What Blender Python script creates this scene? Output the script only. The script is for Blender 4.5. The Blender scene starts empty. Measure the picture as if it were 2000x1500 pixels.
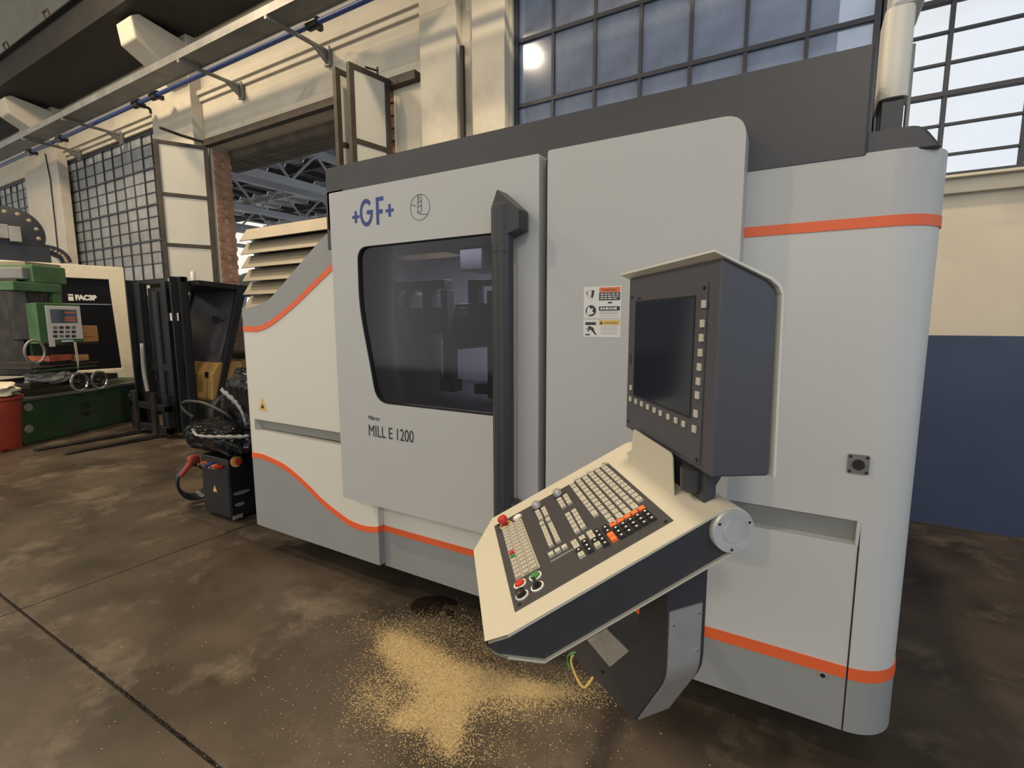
import bpy, bmesh, math, random
import numpy as np
from mathutils import Vector, Matrix
from mathutils.geometry import tessellate_polygon
random.seed(7); rng = np.random.default_rng(5)
S = bpy.context.scene
COL = S.collection

# ------------------------------------------------------------------ camera
F, CX, CY, H = 973.0, 1000.0, 750.0, 1.6
R = np.array([[0.86274957, 0.0623985, -0.50176649],
              [0.50562473, -0.11159206, 0.85550619],
              [-0.00261085, -0.99179314, -0.12782622]])
camd = bpy.data.cameras.new('camera'); cam = bpy.data.objects.new('camera', camd); COL.objects.link(cam)
camd.sensor_fit = 'HORIZONTAL'; camd.sensor_width = 36.0; camd.lens = F / 2000 * 36.0
camd.clip_start = 0.05; camd.clip_end = 300
rx, up, bk = R[:, 0], -R[:, 1], -R[:, 2]
cam.matrix_world = Matrix(((rx[0], up[0], bk[0], 0), (rx[1], up[1], bk[1], 0), (rx[2], up[2], bk[2], H), (0, 0, 0, 1)))
S.camera = cam

# ------------------------------------------------------------------ world, lights, exposure
w = bpy.data.worlds.new('world'); S.world = w; w.use_nodes = True
nt = w.node_tree; nt.nodes.clear()
bg = nt.nodes.new('ShaderNodeBackground'); wo = nt.nodes.new('ShaderNodeOutputWorld')
tc = nt.nodes.new('ShaderNodeTexCoord'); sep = nt.nodes.new('ShaderNodeSeparateXYZ')
mr = nt.nodes.new('ShaderNodeMapRange'); mr.inputs[1].default_value = -1; mr.inputs[2].default_value = 1
cr = nt.nodes.new('ShaderNodeValToRGB')
cr.color_ramp.elements[0].position = 0.4; cr.color_ramp.elements[0].color = (0.86, 0.83, 0.76, 1)
cr.color_ramp.elements[1].position = 0.85; cr.color_ramp.elements[1].color = (0.74, 0.85, 1.0, 1)
nt.links.new(tc.outputs['Generated'], sep.inputs[0]); nt.links.new(sep.outputs[0], mr.inputs[0])
nt.links.new(mr.outputs[0], cr.inputs[0]); nt.links.new(cr.outputs[0], bg.inputs[0])
bg.inputs[1].default_value = 1.14
nt.links.new(bg.outputs[0], wo.inputs[0])

def light(name, kind, loc, energy, color, size=1.0, target=None, sizey=None):
    d = bpy.data.lights.new(name, kind); d.energy = energy; d.color = color
    if kind == 'AREA':
        d.size = size
        if sizey: d.shape = 'RECTANGLE'; d.size_y = sizey
        else: d.shape = 'DISK'
    else: d.shadow_soft_size = size
    o = bpy.data.objects.new(name, d); COL.objects.link(o); o.location = loc
    if target is not None:
        o.rotation_euler = (Vector(target) - Vector(loc)).to_track_quat('-Z', 'Y').to_euler()
    return o
WARM = (1.0, 0.80, 0.55)
light('hall_lamp', 'AREA', (-0.9, 2.05, 8.2), 350, WARM, 0.45, (-0.9, 2.05, 0))
light('hall_lamp_far', 'AREA', (-9.0, 0.6, 7.8), 520, WARM, 1.4, (-9.0, 0.8, 0))
light('hall_lamp_back', 'AREA', (1.2, -8.6, 7.1), 190, (1.0, .88, .72), 0.7, (-.3, 1.9, .8))
light('hall_lamp_mid', 'AREA', (-7.11, -3.0, 8.9), 300, WARM, 0.45, (-5.5, -2.0, 0))
light('machine_lamp', 'AREA', (-1.75, 2.75, 2.06), 40.0, (0.92, 0.93, 1.0), 1.5, (-1.75, 3.1, 0), .3)
S.view_settings.view_transform = 'Standard'; S.view_settings.look = 'None'
S.view_settings.exposure = 0.0; S.view_settings.gamma = 1.0; S.view_settings.use_curve_mapping = False

# ------------------------------------------------------------------ helpers
def ray(u, v): return R @ np.array([(u - CX) / F, (v - CY) / F, 1.0])
def at(u, v, ax, val):
    d = ray(u, v); o = np.array([0, 0, H]); return o + (val - o[ax]) / d[ax] * d
class Frame:
    """a place on the floor with a heading; turns measurements on one of its planes into its own coordinates"""
    def __init__(s, O, deg):
        s.a = math.radians(deg); s.O = np.array(O, float)
        s.M = np.array([[math.cos(s.a), math.sin(s.a), 0], [-math.sin(s.a), math.cos(s.a), 0], [0, 0, 1.0]])
    def at(s, u, v, ax, val):
        d = s.M @ ray(u, v); o = s.M @ (np.array([0, 0, H]) - s.O)
        return o + (val - o[ax]) / d[ax] * d

def tag(o, label=None, cat=None, group=None, kind=None):
    if label: o['label'] = label
    if cat: o['category'] = cat
    if group: o['group'] = group
    if kind: o['kind'] = kind
    return o
def thing(name, label, cat, loc=(0, 0, 0), deg=0, group=None):
    o = bpy.data.objects.new(name, None); COL.objects.link(o); o.empty_display_size = 0.1
    o.location = loc; o.rotation_euler = (0, 0, math.radians(deg)); return tag(o, label, cat, group)

class MB:
    def __init__(s): s.b = bmesh.new(); s.m = None
    def box(s, x0, x1, y0, y1, z0, z1, M=None):
        vs = [s.b.verts.new(Vector((x, y, z))) for x in (x0, x1) for y in (y0, y1) for z in (z0, z1)]
        if M is not None:
            for q in vs: q.co = M @ q.co
        for f in ((0, 1, 3, 2), (4, 6, 7, 5), (0, 4, 5, 1), (2, 3, 7, 6), (0, 2, 6, 4), (1, 5, 7, 3)):
            s.b.faces.new([vs[i] for i in f])
        return s
    def prism(s, outer, holes=(), ax='y', a=0.0, b=0.1, M=None):
        """2-D outline extruded along an axis; ax y: (x,z) x: (y,z) z: (x,y)"""
        def P(p, t):
            q = {'y': (p[0], t, p[1]), 'x': (t, p[0], p[1]), 'z': (p[0], p[1], t)}[ax]
            q = Vector(q); return M @ q if M is not None else q
        loops = [list(outer)] + [list(h) for h in holes]
        flat = [p for l in loops for p in l]
        tris = tessellate_polygon([[Vector((p[0], p[1], 0)) for p in l] for l in loops])
        A = [s.b.verts.new(P(p, a)) for p in flat]; B = [s.b.verts.new(P(p, b)) for p in flat]
        for t in tris:
            try: s.b.faces.new([A[i] for i in t]); s.b.faces.new([B[i] for i in reversed(t)])
            except ValueError: pass
        k = 0
        for l in loops:
            n = len(l)
            for i in range(n):
                j = (i + 1) % n
                try: s.b.faces.new((A[k + i], A[k + j], B[k + j], B[k + i]))
                except ValueError: pass
            k += n
        return s
    def tube(s, pts, r, n=10, cap=True, closed=False):
        pts = [Vector(p) for p in pts]; rings = []
        N = len(pts); u = None
        for i, p in enumerate(pts):
            if closed: t = pts[(i + 1) % N] - pts[i - 1]
            else: t = (pts[min(i + 1, N - 1)] - pts[max(i - 1, 0)])
            t.normalize()
            if u is None:
                u = t.orthogonal().normalized()
            else:
                u = (u - t * u.dot(t)).normalized()
            v = t.cross(u); rr = r[i] if isinstance(r, (list, tuple)) else r
            rings.append([s.b.verts.new(p + (u * math.cos(2 * math.pi * k / n) + v * math.sin(2 * math.pi * k / n)) * rr) for k in range(n)])
        for i in range(N - (0 if closed else 1)):
            a, b = rings[i], rings[(i + 1) % N]
            for k in range(n): s.b.faces.new((a[k], a[(k + 1) % n], b[(k + 1) % n], b[k]))
        if cap and not closed:
            s.b.faces.new(rings[0][::-1]); s.b.faces.new(rings[-1])
        return s
    def lathe(s, prof, c=(0, 0, 0), axis='z', n=24, M=None):
        """profile of (radius, height) about an axis through c"""
        rings = []
        for r, hh in prof:
            ring = []
            for k in range(n):
                a = 2 * math.pi * k / n; x, y = r * math.cos(a), r * math.sin(a)
                q = {'z': (x, y, hh), 'x': (hh, x, y), 'y': (x, hh, y)}[axis]
                q = Vector(q) + Vector(c); ring.append(s.b.verts.new(M @ q if M is not None else q))
            rings.append(ring)
        for i in range(len(rings) - 1):
            for k in range(n): s.b.faces.new((rings[i][k], rings[i][(k + 1) % n], rings[i + 1][(k + 1) % n], rings[i + 1][k]))
        s.b.faces.new(rings[0][::-1]); s.b.faces.new(rings[-1])
        return s
    def quad(s, *p):
        s.b.faces.new([s.b.verts.new(Vector(q)) for q in p]); return s
    def build(s, name, mat, parent=None, bev=0.0, smooth=False, off=None, seg=2):
        bmesh.ops.recalc_face_normals(s.b, faces=s.b.faces)
        me = bpy.data.meshes.new(name)
        if off is not None:
            for q in s.b.verts: q.co -= Vector(off)
        s.b.to_mesh(me); s.b.free(); me.materials.append(mat)
        o = bpy.data.objects.new(name, me); COL.objects.link(o)
        if parent is not None: o.parent = parent
        if smooth:
            for p in me.polygons: p.use_smooth = True
            try: me.set_sharp_from_angle(angle=math.radians(40))
            except Exception: pass
        if bev > 0:
            m = o.modifiers.new('bevel', 'BEVEL'); m.width = bev; m.segments = seg; m.limit_method = 'ANGLE'; m.angle_limit = math.radians(40)
        return o
def B(name, mat, parent, x0, x1, y0, y1, z0, z1, bev=0.0, M=None):
    return MB().box(x0, x1, y0, y1, z0, z1, M).build(name, mat, parent, bev)
def copy_tree(o, parent=None):
    c = o.copy(); COL.objects.link(c)
    if parent is not None: c.parent = parent
    for ch in list(o.children): copy_tree(ch, c)
    return c
def rounded(x0, x1, z0, z1, r, n=6):
    """r: radius or (bl, br, tr, tl)"""
    if not isinstance(r, (tuple, list)): r = (r,) * 4
    out = []
    for (cx, cz, a0, rr) in ((x0, z0, 180, r[0]), (x1, z0, 270, r[1]), (x1, z1, 0, r[2]), (x0, z1, 90, r[3])):
        if rr <= 0: out.append((cx, cz)); continue
        ox = cx + (rr if cx == x0 else -rr); oz = cz + (rr if cz == z0 else -rr)
        for k in range(n + 1):
            a = math.radians(a0 + 90 * k / n); out.append((ox + rr * math.cos(a), oz + rr * math.sin(a)))
    return out
def round_poly(pts, rad, n=5):
    out = []
    N = len(pts)
    for i in range(N):
        p, a, b = Vector(pts[i]), Vector(pts[i - 1]), Vector(pts[(i + 1) % N])
        r = rad[i] if isinstance(rad, (list, tuple)) else rad
        if r <= 0: out.append(tuple(p)); continue
        u, v = (a - p), (b - p); r = min(r, u.length * .45, v.length * .45); u.normalize(); v.normalize()
        s, e = p + u * r, p + v * r
        for k in range(n + 1):
            t = k / n; out.append(tuple(s * (1 - t) ** 2 + p * 2 * t * (1 - t) + e * t * t))
    return out
def smoothpts(pts, n=8):
    """Catmull-Rom through points of any dimension"""
    P = [np.array(p, float) for p in pts]; P = [2 * P[0] - P[1]] + P + [2 * P[-1] - P[-2]]; out = []
    for i in range(1, len(P) - 2):
        for k in range(n):
            t = k / n
            out.append(tuple(.5 * (2 * P[i] + (P[i + 1] - P[i - 1]) * t + (2 * P[i - 1] - 5 * P[i] + 4 * P[i + 1] - P[i + 2]) * t * t + (3 * P[i] - 3 * P[i + 1] + P[i + 2] - P[i - 1]) * t ** 3)))
    out.append(tuple(P[-2])); return out
def ribbon(top, dz):
    return list(top) + [(p[0], p[1] - dz) for p in reversed(top)]

# ------------------------------------------------------------------ materials
MATS = {}
def mat(name, col, rough=.5, metal=0., var=0., scale=6., bump=0., bscale=60., spec=.5, coat=0., dirt=None, dscale=3.):
    m = bpy.data.materials.new(name); m.use_nodes = True; n = m.node_tree; p = n.nodes['Principled BSDF']
    c = tuple(col) + (1,)
    p.inputs['Base Color'].default_value = c; p.inputs['Roughness'].default_value = rough; p.inputs['Metallic'].default_value = metal
    p.inputs['Specular IOR Level'].default_value = spec
    if coat: p.inputs['Coat Weight'].default_value = coat
    if var or dirt:
        t = n.nodes.new('ShaderNodeTexCoord'); z = n.nodes.new('ShaderNodeTexNoise'); z.inputs['Scale'].default_value = scale; z.inputs['Detail'].default_value = 5
        n.links.new(t.outputs['Object'], z.inputs['Vector'])
        r = n.nodes.new('ShaderNodeValToRGB')
        r.color_ramp.elements[0].position = .3; r.color_ramp.elements[1].position = .7
        r.color_ramp.elements[0].color = tuple(max(0, x * (1 - var)) for x in col) + (1,)
        r.color_ramp.elements[1].color = tuple(min(1, x * (1 + var)) for x in col) + (1,)
        n.links.new(z.outputs[0], r.inputs[0]); src = r.outputs[0]
        if dirt:
            z2 = n.nodes.new('ShaderNodeTexNoise'); z2.inputs['Scale'].default_value = dscale; z2.inputs['Detail'].default_value = 8; z2.inputs['Roughness'].default_value = .7
            n.links.new(t.outputs['Object'], z2.inputs['Vector'])
            r2 = n.nodes.new('ShaderNodeValToRGB'); r2.color_ramp.elements[0].position = .52; r2.color_ramp.elements[1].position = .68
            r2.color_ramp.elements[0].color = (0, 0, 0, 1); r2.color_ramp.elements[1].color = (1, 1, 1, 1)
            n.links.new(z2.outputs[0], r2.inputs[0])
            mx = n.nodes.new('ShaderNodeMix'); mx.data_type = 'RGBA'; mx.inputs[7].default_value = tuple(dirt) + (1,)
            n.links.new(r2.outputs[0], mx.inputs[0]); n.links.new(src, mx.inputs[6]); src = mx.outputs[2]
        n.links.new(src, p.inputs['Base Color'])
    if bump:
        t = n.nodes.new('ShaderNodeTexCoord'); z = n.nodes.new('ShaderNodeTexNoise'); z.inputs['Scale'].default_value = bscale; z.inputs['Detail'].default_value = 6
        bp = n.nodes.new('ShaderNodeBump'); bp.inputs['Strength'].default_value = bump; bp.inputs['Distance'].default_value = .02
        n.links.new(t.outputs['Object'], z.inputs['Vector']); n.links.new(z.outputs[0], bp.inputs['Height']); n.links.new(bp.outputs[0], p.inputs['Normal'])
    return m
def glass(name, tint, trans=.5, rough=.1, dust=(.5, .5, .5), dustw=.3, dscale=4.):
    """dusty sheet glass: see-through, a glossy skin and a patchy film of dirt"""
    m = bpy.data.materials.new(name); m.use_nodes = True; n = m.node_tree; n.nodes.clear()
    out = n.nodes.new('ShaderNodeOutputMaterial'); tr = n.nodes.new('ShaderNodeBsdfTransparent'); tr.inputs[0].default_value = tuple(tint) + (1,)
    gl = n.nodes.new('ShaderNodeBsdfGlossy'); gl.inputs['Roughness'].default_value = rough
    fr = n.nodes.new('ShaderNodeFresnel'); fr.inputs[0].default_value = 1.45
    m1 = n.nodes.new('ShaderNodeMixShader'); n.links.new(fr.outputs[0], m1.inputs[0]); n.links.new(tr.outputs[0], m1.inputs[1]); n.links.new(gl.outputs[0], m1.inputs[2])
    df = n.nodes.new('ShaderNodeBsdfDiffuse'); df.inputs[0].default_value = tuple(dust) + (1,)
    tl = n.nodes.new('ShaderNodeBsdfTranslucent'); tl.inputs[0].default_value = tuple(dust) + (1,)
    m0 = n.nodes.new('ShaderNodeMixShader'); m0.inputs[0].default_value = .6; n.links.new(df.outputs[0], m0.inputs[1]); n.links.new(tl.outputs[0], m0.inputs[2])
    t = n.nodes.new('ShaderNodeTexCoord'); z = n.nodes.new('ShaderNodeTexNoise'); z.inputs['Scale'].default_value = dscale; z.inputs['Detail'].default_value = 5
    n.links.new(t.outputs['Object'], z.inputs['Vector'])
    mm = n.nodes.new('ShaderNodeMapRange'); mm.inputs[1].default_value = .35; mm.inputs[2].default_value = .7
    mm.inputs[3].default_value = dustw * .6; mm.inputs[4].default_value = min(1, dustw * 1.4)
    n.links.new(z.outputs[0], mm.inputs[0])
    m2 = n.nodes.new('ShaderNodeMixShader'); n.links.new(mm.outputs[0], m2.inputs[0]); n.links.new(m1.outputs[0], m2.inputs[1]); n.links.new(m0.outputs[0], m2.inputs[2])
    n.links.new(m2.outputs[0], out.inputs[0]); return m

M_floor = mat('concrete_floor', (.060, .046, .033), .40, var=.5, scale=1.7, bump=.12, bscale=9, dirt=(.142, .115, .083), dscale=1.9, spec=.35)
M_joint = mat('joint_dirt', (.018, .014, .011), .9)
M_plaster = mat('cream_plaster', (.60, .545, .435), .85, var=.05, scale=2.5, dirt=(.50, .45, .365), dscale=1.2)
M_plaster2 = mat('grey_plaster', (.34, .31, .25), .9, var=.12, scale=1.5, bump=.2, bscale=6)
M_bluewall = mat('navy_wall_paint', (.036, .052, .108), .55, var=.12, scale=2)
M_white = mat('warm_white_enamel', (.66, .64, .56), .38, var=.015, scale=2)
M_lgrey = mat('light_grey_enamel', (.465, .465, .45), .42, var=.02, scale=3)
M_panelr = mat('pale_grey_enamel', (.56, .56, .54), .4, var=.02, scale=2)
M_mgrey = mat('mid_grey_enamel', (.285, .29, .28), .45, var=.02, scale=3)
M_orange = mat('orange_stripe', (.80, .13, .035), .45)
M_dark = mat('anthracite_enamel', (.036, .036, .041), .42, var=.05, scale=20)
M_dark2 = mat('anthracite_panel', (.050, .048, .050), .38)
M_scr = mat('screen_box_enamel', (.066, .066, .078), .42)
M_ffd = mat('membrane_tan', (.36, .32, .26), .5)
M_black = mat('black_plastic', (.012, .012, .013), .35)
M_rubber = mat('black_rubber', (.012, .012, .012), .6)
M_alu = mat('brushed_aluminium', (.55, .55, .53), .42, .7, var=.05, scale=30)
M_cast = mat('cast_aluminium', (.5, .5, .49), .5, .35, var=.12, scale=18)
M_cream = mat('cream_enamel', (.52, .485, .39), .42, var=.01)
M_key = mat('ivory_key', (.47, .45, .38), .45)
M_keyl = mat('key_legend', (.30, .27, .22), .6)
M_keyb = mat('black_key', (.014, .014, .015), .35)
M_keyo = mat('orange_key', (.85, .17, .04), .4)
M_red = mat('red_plastic', (.50, .035, .02), .35)
M_green = mat('green_plastic', (.05, .22, .06), .4)
M_screen = mat('dark_screen_glass', (.012, .016, .028), .12, spec=.6)
M_blueink = mat('blue_ink', (.022, .045, .21), .5)
M_ink = mat('black_ink', (.03, .03, .035), .5)
M_paper = mat('white_label', (.70, .69, .65), .5)
M_porange = mat('label_orange', (.72, .17, .06), .5)
M_pyellow = mat('label_yellow', (.72, .47, .14), .5)
M_steel = mat('dark_rusty_steel', (.060, .046, .034), .6, .3, var=.3, scale=5)
M_steelg = mat('galvanised_steel', (.24, .235, .22), .5, .4, var=.2, scale=4)
M_beam = mat('black_crane_steel', (.022, .020, .016), .65, .2, var=.25, scale=3)
M_bluepipe = mat('blue_pipe_paint', (.05, .09, .30), .4)
M_leaf = mat('pale_door_sheet', (.56, .54, .46), .6, var=.05, scale=2)
M_board = mat('stained_formwork_concrete', (.135, .115, .085), .85, var=.35, scale=3, bump=.4, bscale=8)
M_brick = mat('old_brick', (.36, .19, .12), .9, var=.3, scale=6)
M_mortar = mat('mortar', (.40, .31, .20), .95)
M_gsteel = mat('green_machine_paint', (.018, .050, .018), .45, var=.25, scale=3, dirt=(.045, .035, .028), dscale=2.2)
M_gsteel2 = mat('green_head_paint', (.055, .14, .05), .45, var=.15, scale=4)
M_greasy = mat('greasy_steel', (.045, .04, .034), .4, .5, var=.4, scale=6)
M_chrome = mat('bright_steel', (.55, .55, .53), .22, .9)
M_beige = mat('beige_enamel', (.66, .60, .46), .5, var=.06, scale=2, dirt=(.50, .44, .33), dscale=1.3)
M_blackwin = mat('black_glazing', (.006, .006, .008), .4, spec=.15)
M_card = mat('cardboard', (.50, .28, .12), .85, var=.12, scale=5)
M_cardr = mat('red_cardboard', (.42, .10, .045), .8, var=.2, scale=5)
M_fork = mat('forklift_black', (.014, .015, .018), .45, .2, var=.2, scale=6)
M_fyellow = mat('forklift_yellow', (.30, .185, .06), .5, var=.15, scale=4)
M_wrap = mat('black_shrink_film', (.005, .005, .006), .07, bump=1.0, bscale=8, spec=.22)
M_clear = mat('grey_film_band', (.22, .22, .215), .25, bump=.8, bscale=10)
M_bag = mat('white_bag_cloth', (.58, .52, .40), .8, var=.1, scale=8)
M_poly = mat('grey_poly_bag', (.22, .21, .19), .3, bump=.6, bscale=12)
M_redtub = mat('red_tub', (.30, .045, .025), .45, var=.2, scale=4)
M_navy = mat('blue_drum_paint', (.06, .11, .30), .45)
M_tan = mat('tan_louvre_paint', (.27, .225, .155), .55, .2, var=.08, scale=6)
M_truss = mat('pale_truss_paint', (.62, .63, .66), .55)
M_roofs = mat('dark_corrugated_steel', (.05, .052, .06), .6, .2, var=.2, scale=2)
M_roofl = mat('lit_corrugated_steel', (.50, .53, .58), .5)  # same roof steel where it is lit, the light put into the colour
M_sawd = mat('sawdust', (.63, .475, .24), .95, var=.25, scale=90, bump=.8, bscale=220)
M_stain = mat('oil_stain', (.018, .011, .008), .3)
M_intw = mat('machine_interior_grey', (.34, .34, .36), .4)
M_intd = mat('machine_interior_dark', (.05, .05, .055), .45)
M_asph = mat('outside_ground', (.2, .2, .19), .9)
M_outw = mat('neighbour_wall', (.42, .47, .58), .7, var=.2, scale=1.5)
M_outl = mat('neighbour_glazing', (.74, .78, .86), .6)
M_outd = mat('neighbour_dark', (.06, .07, .10), .7)
G_door = glass('smoked_polycarbonate', (.42, .42, .46), rough=.08, dust=(.2, .2, .22), dustw=.05, dscale=3)
G_left = glass('frosted_wired_glass', (.80, .81, .80), rough=.3, dust=(.78, .78, .76), dustw=.55, dscale=3)
G_mid = glass('dusty_window_glass', (.80, .84, .92), rough=.1, dust=(.58, .64, .76), dustw=.42, dscale=2)
G_right = glass('clear_window_glass', (.97, .98, 1.0), rough=.05, dust=(.8, .82, .85), dustw=.05, dscale=3)
G_cab = glass('smoked_cab_window', (.55, .55, .58), rough=.2, dust=(.3, .3, .33), dustw=.25, dscale=5)

# ------------------------------------------------------------------ the setting
WY = 4.9
def struct(o): o['kind'] = 'structure'; return o
floor = struct(B('floor', M_joint, None, -24, 9, -9, 24, -.12, -.015))
xs = [-23.7, -19.7, -15.7, -11.7, -7.7, -3.7, 2.1, 8.3]; ys = [-7.15 + 4 * k for k in range(4)]
for i in range(len(xs) - 1):
    for j in range(len(ys) - 1):
        g = .007
        MB().box(xs[i] + g, xs[i + 1] - g, ys[j] + g, ys[j + 1] - g, -.11, 0).build('slab', M_floor, floor, .003, seg=1)
B('slab', M_floor, floor, -23.7, 8.3, 4.857, 5.3, -.11, 0)
B('slab', mat('hall_bounce_concrete', (.42, .41, .39), .7, var=.15, scale=1.5), floor, -23.7, 8.3, 5.31, 24, -.11, 0)  # hall floor beyond, made pale to bounce light up to the roof

def wallseg(mb, x0, x1, z0, z1, y0=WY, y1=WY + .3): mb.box(x0, x1, y0, y1, z0, z1)
OPEN = [(-18.62, -16.5, 2.3, 5.05), (-14.33, -10.28, 2.3, 5.05), (-8.56, -4.55, 0, 4.42), (-2.87, 3.05, 2.62, 6.45)]
mb = MB(); x = -24.0
for (a, b, z0, z1) in OPEN:
    mb.box(x, a, WY, WY + .3, 0, 9)
    if z0 > 0: mb.box(a, b, WY, WY + .3, 0, z0)
    mb.box(a, b, WY, WY + .3, z1, 9); x = b
mb.box(x, 9, WY, WY + .3, 0, 9)
wall = struct(mb.build('wall_back', M_plaster, None))
# navy dado paint as thin coats on the wall below 1.47 m
for a, b in ((-24, -8.56), (-4.55, 9)):
    B('paint_band', M_bluewall, wall, a, b, WY - .004, WY, 0.0, 1.475)
B('upper_render', M_plaster2, wall, -24, 9, WY - .03, WY, 6.15, 9)
ceil = struct(B('ceiling', M_plaster2, None, -24, 9, -7, WY, 9, 9.2))

# pilasters with corbels
def pilaster(x0, x1, y0=4.72, z1=6.2):
    p = struct(B('trim_1', M_plaster, None, x0, x1, y0, WY, 0, z1, .01))
    B('paint_band', M_bluewall, p, x0 - .003, x1 + .003, y0 - .004, WY, 0, 1.475)
    return p
p2l, p2r = at(298, 250, 1, 4.72)[0], at(372, 200, 1, 4.72)[0]
p1l, p1r = at(45, 320, 1, 4.72)[0], at(112, 322, 1, 4.72)[0]
a3, b3, c3, d3 = at(817, 5, 1, 4.78)[0], at(889, 5, 1, 4.78)[0], at(920, 5, 1, 4.78)[0], at(985, 5, 1, 4.78)[0]
pil1 = pilaster(p1l, p1r); pil2 = pilaster(p2l, p2r)
pil3 = pilaster(a3, b3, 4.78); pil4 = pilaster(c3, d3, 4.78); 
for i, p in enumerate((pil1, pil2, pil3, pil4)): p.name = 'trim_%d' % (i + 1)
def corbel(parent, xc, wd=.46):
    MB().prism([(4.75, 5.30), (4.02, 5.72), (3.98, 6.0), (4.1, 6.08), (4.75, 5.97)], ax='x', a=xc - wd / 2, b=xc + wd / 2).build('corbel', M_plaster, parent, .02)
corbel(pil2, -8.97); corbel(pil1, at(0, 210, 1, 4.0)[0] + .1); corbel(pil3, -3.35)
# ledges along the wall over the openings
led = MB()
for a, b in ((p1r, p2l), (p2r, a3)):
    led.box(a, b, 4.82, WY - .004, 5.20, 5.27); led.box(a, b, 4.86, WY - .004, 5.12, 5.20)
struct(led.build('trim_5', M_plaster, None, .004))
struct(MB().box(-2.86, 8.9, 4.85, WY - .002, 2.50, 2.60).box(-2.86, 8.9, 4.80, WY - .002, 2.60, 2.62).build('trim_8', M_plaster, None, .004))
# cable running down the first pilaster
tag(MB().tube([at(88, 300, 1, 4.70), at(98, 350, 1, 4.70), at(108, 440, 1, 4.70), at(114, 500, 1, 4.70)], .012).build('cable', M_black, None), 'thin black cable running down the leftmost white pilaster', 'cable')
tag(MB().tube([at(371, 165, 1, 4.86), at(376, 262, 1, 4.86)], .012).build('cable', M_steelg, None), 'thin grey cable dropping down the wall left of the big doorway', 'cable')

def window(name, x0, x1, z0, z1, vx, hz, bold, gmat, cellrows=None, bw=.022):
    W = struct(MB().box(x0, x0 + .05, WY + .05, WY + .12, z0, z1).box(x1 - .05, x1, WY + .05, WY + .12, z0, z1).box(x0 + .05, x1 - .05, WY + .05, WY + .12, z1 - .05, z1).box(x0 + .05, x1 - .05, WY + .05, WY + .12, z0, z0 + .05).build(name, M_gbar, None))
    for v in vx: B('glazing_bar', M_gbar, W, v - bw / 2, v + bw / 2, WY + .06, WY + .11, z0 + .05, z1 - .05)
    for z in hz:
        b = any(abs(z - q) < .02 for q in bold); t = bw * (1.25 if b else .6)
        B('transom' if b else 'glazing_bar', M_gbar, W, x0 + .05, x1 - .05, WY + (.055 if b else .065), WY + (.115 if b else .105), z - t / 2, z + t / 2)
    X = [x0 + .03] + list(vx) + [x1 - .03]; Zs = [z0 + .03] + list(hz) + [z1 - .03]; cache = {}
    for i in range(len(X) - 1):
        for j in range(len(Zs) - 1):
            zz0, zz1 = Zs[j], Zs[j + 1]; key = (round(X[i + 1] - X[i], 2), round(zz1 - zz0, 2))
            if key not in cache:
                o = MB().box(0, X[i + 1] - X[i] - .008, 0, .004, 0, zz1 - zz0 - .008).build('pane', gmat, W); cache[key] = o.data
            else:
                o = bpy.data.objects.new('pane', cache[key]); COL.objects.link(o); o.parent = W
            o.location = (X[i] + .004, WY + .083, zz0 + .004); o.rotation_euler = (random.uniform(-.006, .006), 0, random.uniform(-.006, .006))
    return W
M_gbar = mat('glazing_bar_paint', (.035, .038, .05), .5)
hzL = [round(5.05 - .2145 * k, 4) for k in range(1, 12)]
boldL = [hzL[2], hzL[5], hzL[8]]
window('window_1', -18.62, -16.5, 2.3, 5.05, [-18.2, -17.78, -17.36, -16.94], [h for h in hzL if h > 2.4], boldL, G_left)
window('window_2', -14.33, -10.28, 2.3, 5.05, [-13.80, -13.41, -12.97, -12.56, -12.15, -11.74, -11.35, -10.94, -10.56], [h for h in hzL if h > 2.4], boldL, G_left)
zb = [3.235, 3.88, 4.525, 5.17, 5.815]
vm = [round(-2.87 + .4555 * k, 4) for k in range(1, 7)]
window('window_3', -2.87, .355, 2.62, 6.45, vm, zb, zb, G_mid, bw=.03)
hz4 = sorted(zb + [z - .215 for z in zb] + [z - .43 for z in zb] + [6.03, 6.245])
window('window_4', .345, 3.05, 2.62, 6.45, [.775, 1.23, 1.686, 2.14, 2.6], [h for h in hz4 if h > 2.7], zb, G_right, bw=.026)

# doorway: rail, recessed lintel, brick jamb, folding leaves
struct(B('trim_6', M_steel, None, -8.62, -4.12, 4.80, 4.90, 4.40, 4.50, .004))
lin = struct(B('trim_7', M_board, None, -9.2, -4.2, 5.2, 5.75, 4.30, 4.9))
for k in range(4): B('formwork_strip', M_board, lin, -9.2, -4.2, 5.19 , 5.2, 4.32 + .14 * k, 4.44 + .14 * k, .003)
for k in range(4): B('formwork_strip', M_board, lin, -9.2, -4.2, 5.22 + .13 * k, 5.34 + .13 * k, 4.288, 4.30, .003)
jb = MB()
for side, xj in ((0, -8.56), (1, -4.55)):
    for r in range(60):
        z = .075 * r
        if z > 4.3: break
        for c in range(2):
            y0 = 4.95 + .125 * c + (.06 if r % 2 else 0) * (c - .5)
            o = random.uniform(-.004, .004)
            jb.box(xj - .10 + (o if not side else -.02), xj + (.012 + o if not side else .1), y0, y0 + .118, z + .008, z + .073)
bj = jb.build('brick', M_brick, wall); bj['kind'] = 'stuff'
B('jamb_mortar', M_mortar, wall, -8.75, -8.558, 4.92, 5.21, 0, 4.40); B('jamb_mortar', M_mortar, wall, -4.555, -4.36, 4.92, 5.21, 0, 4.40)

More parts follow.
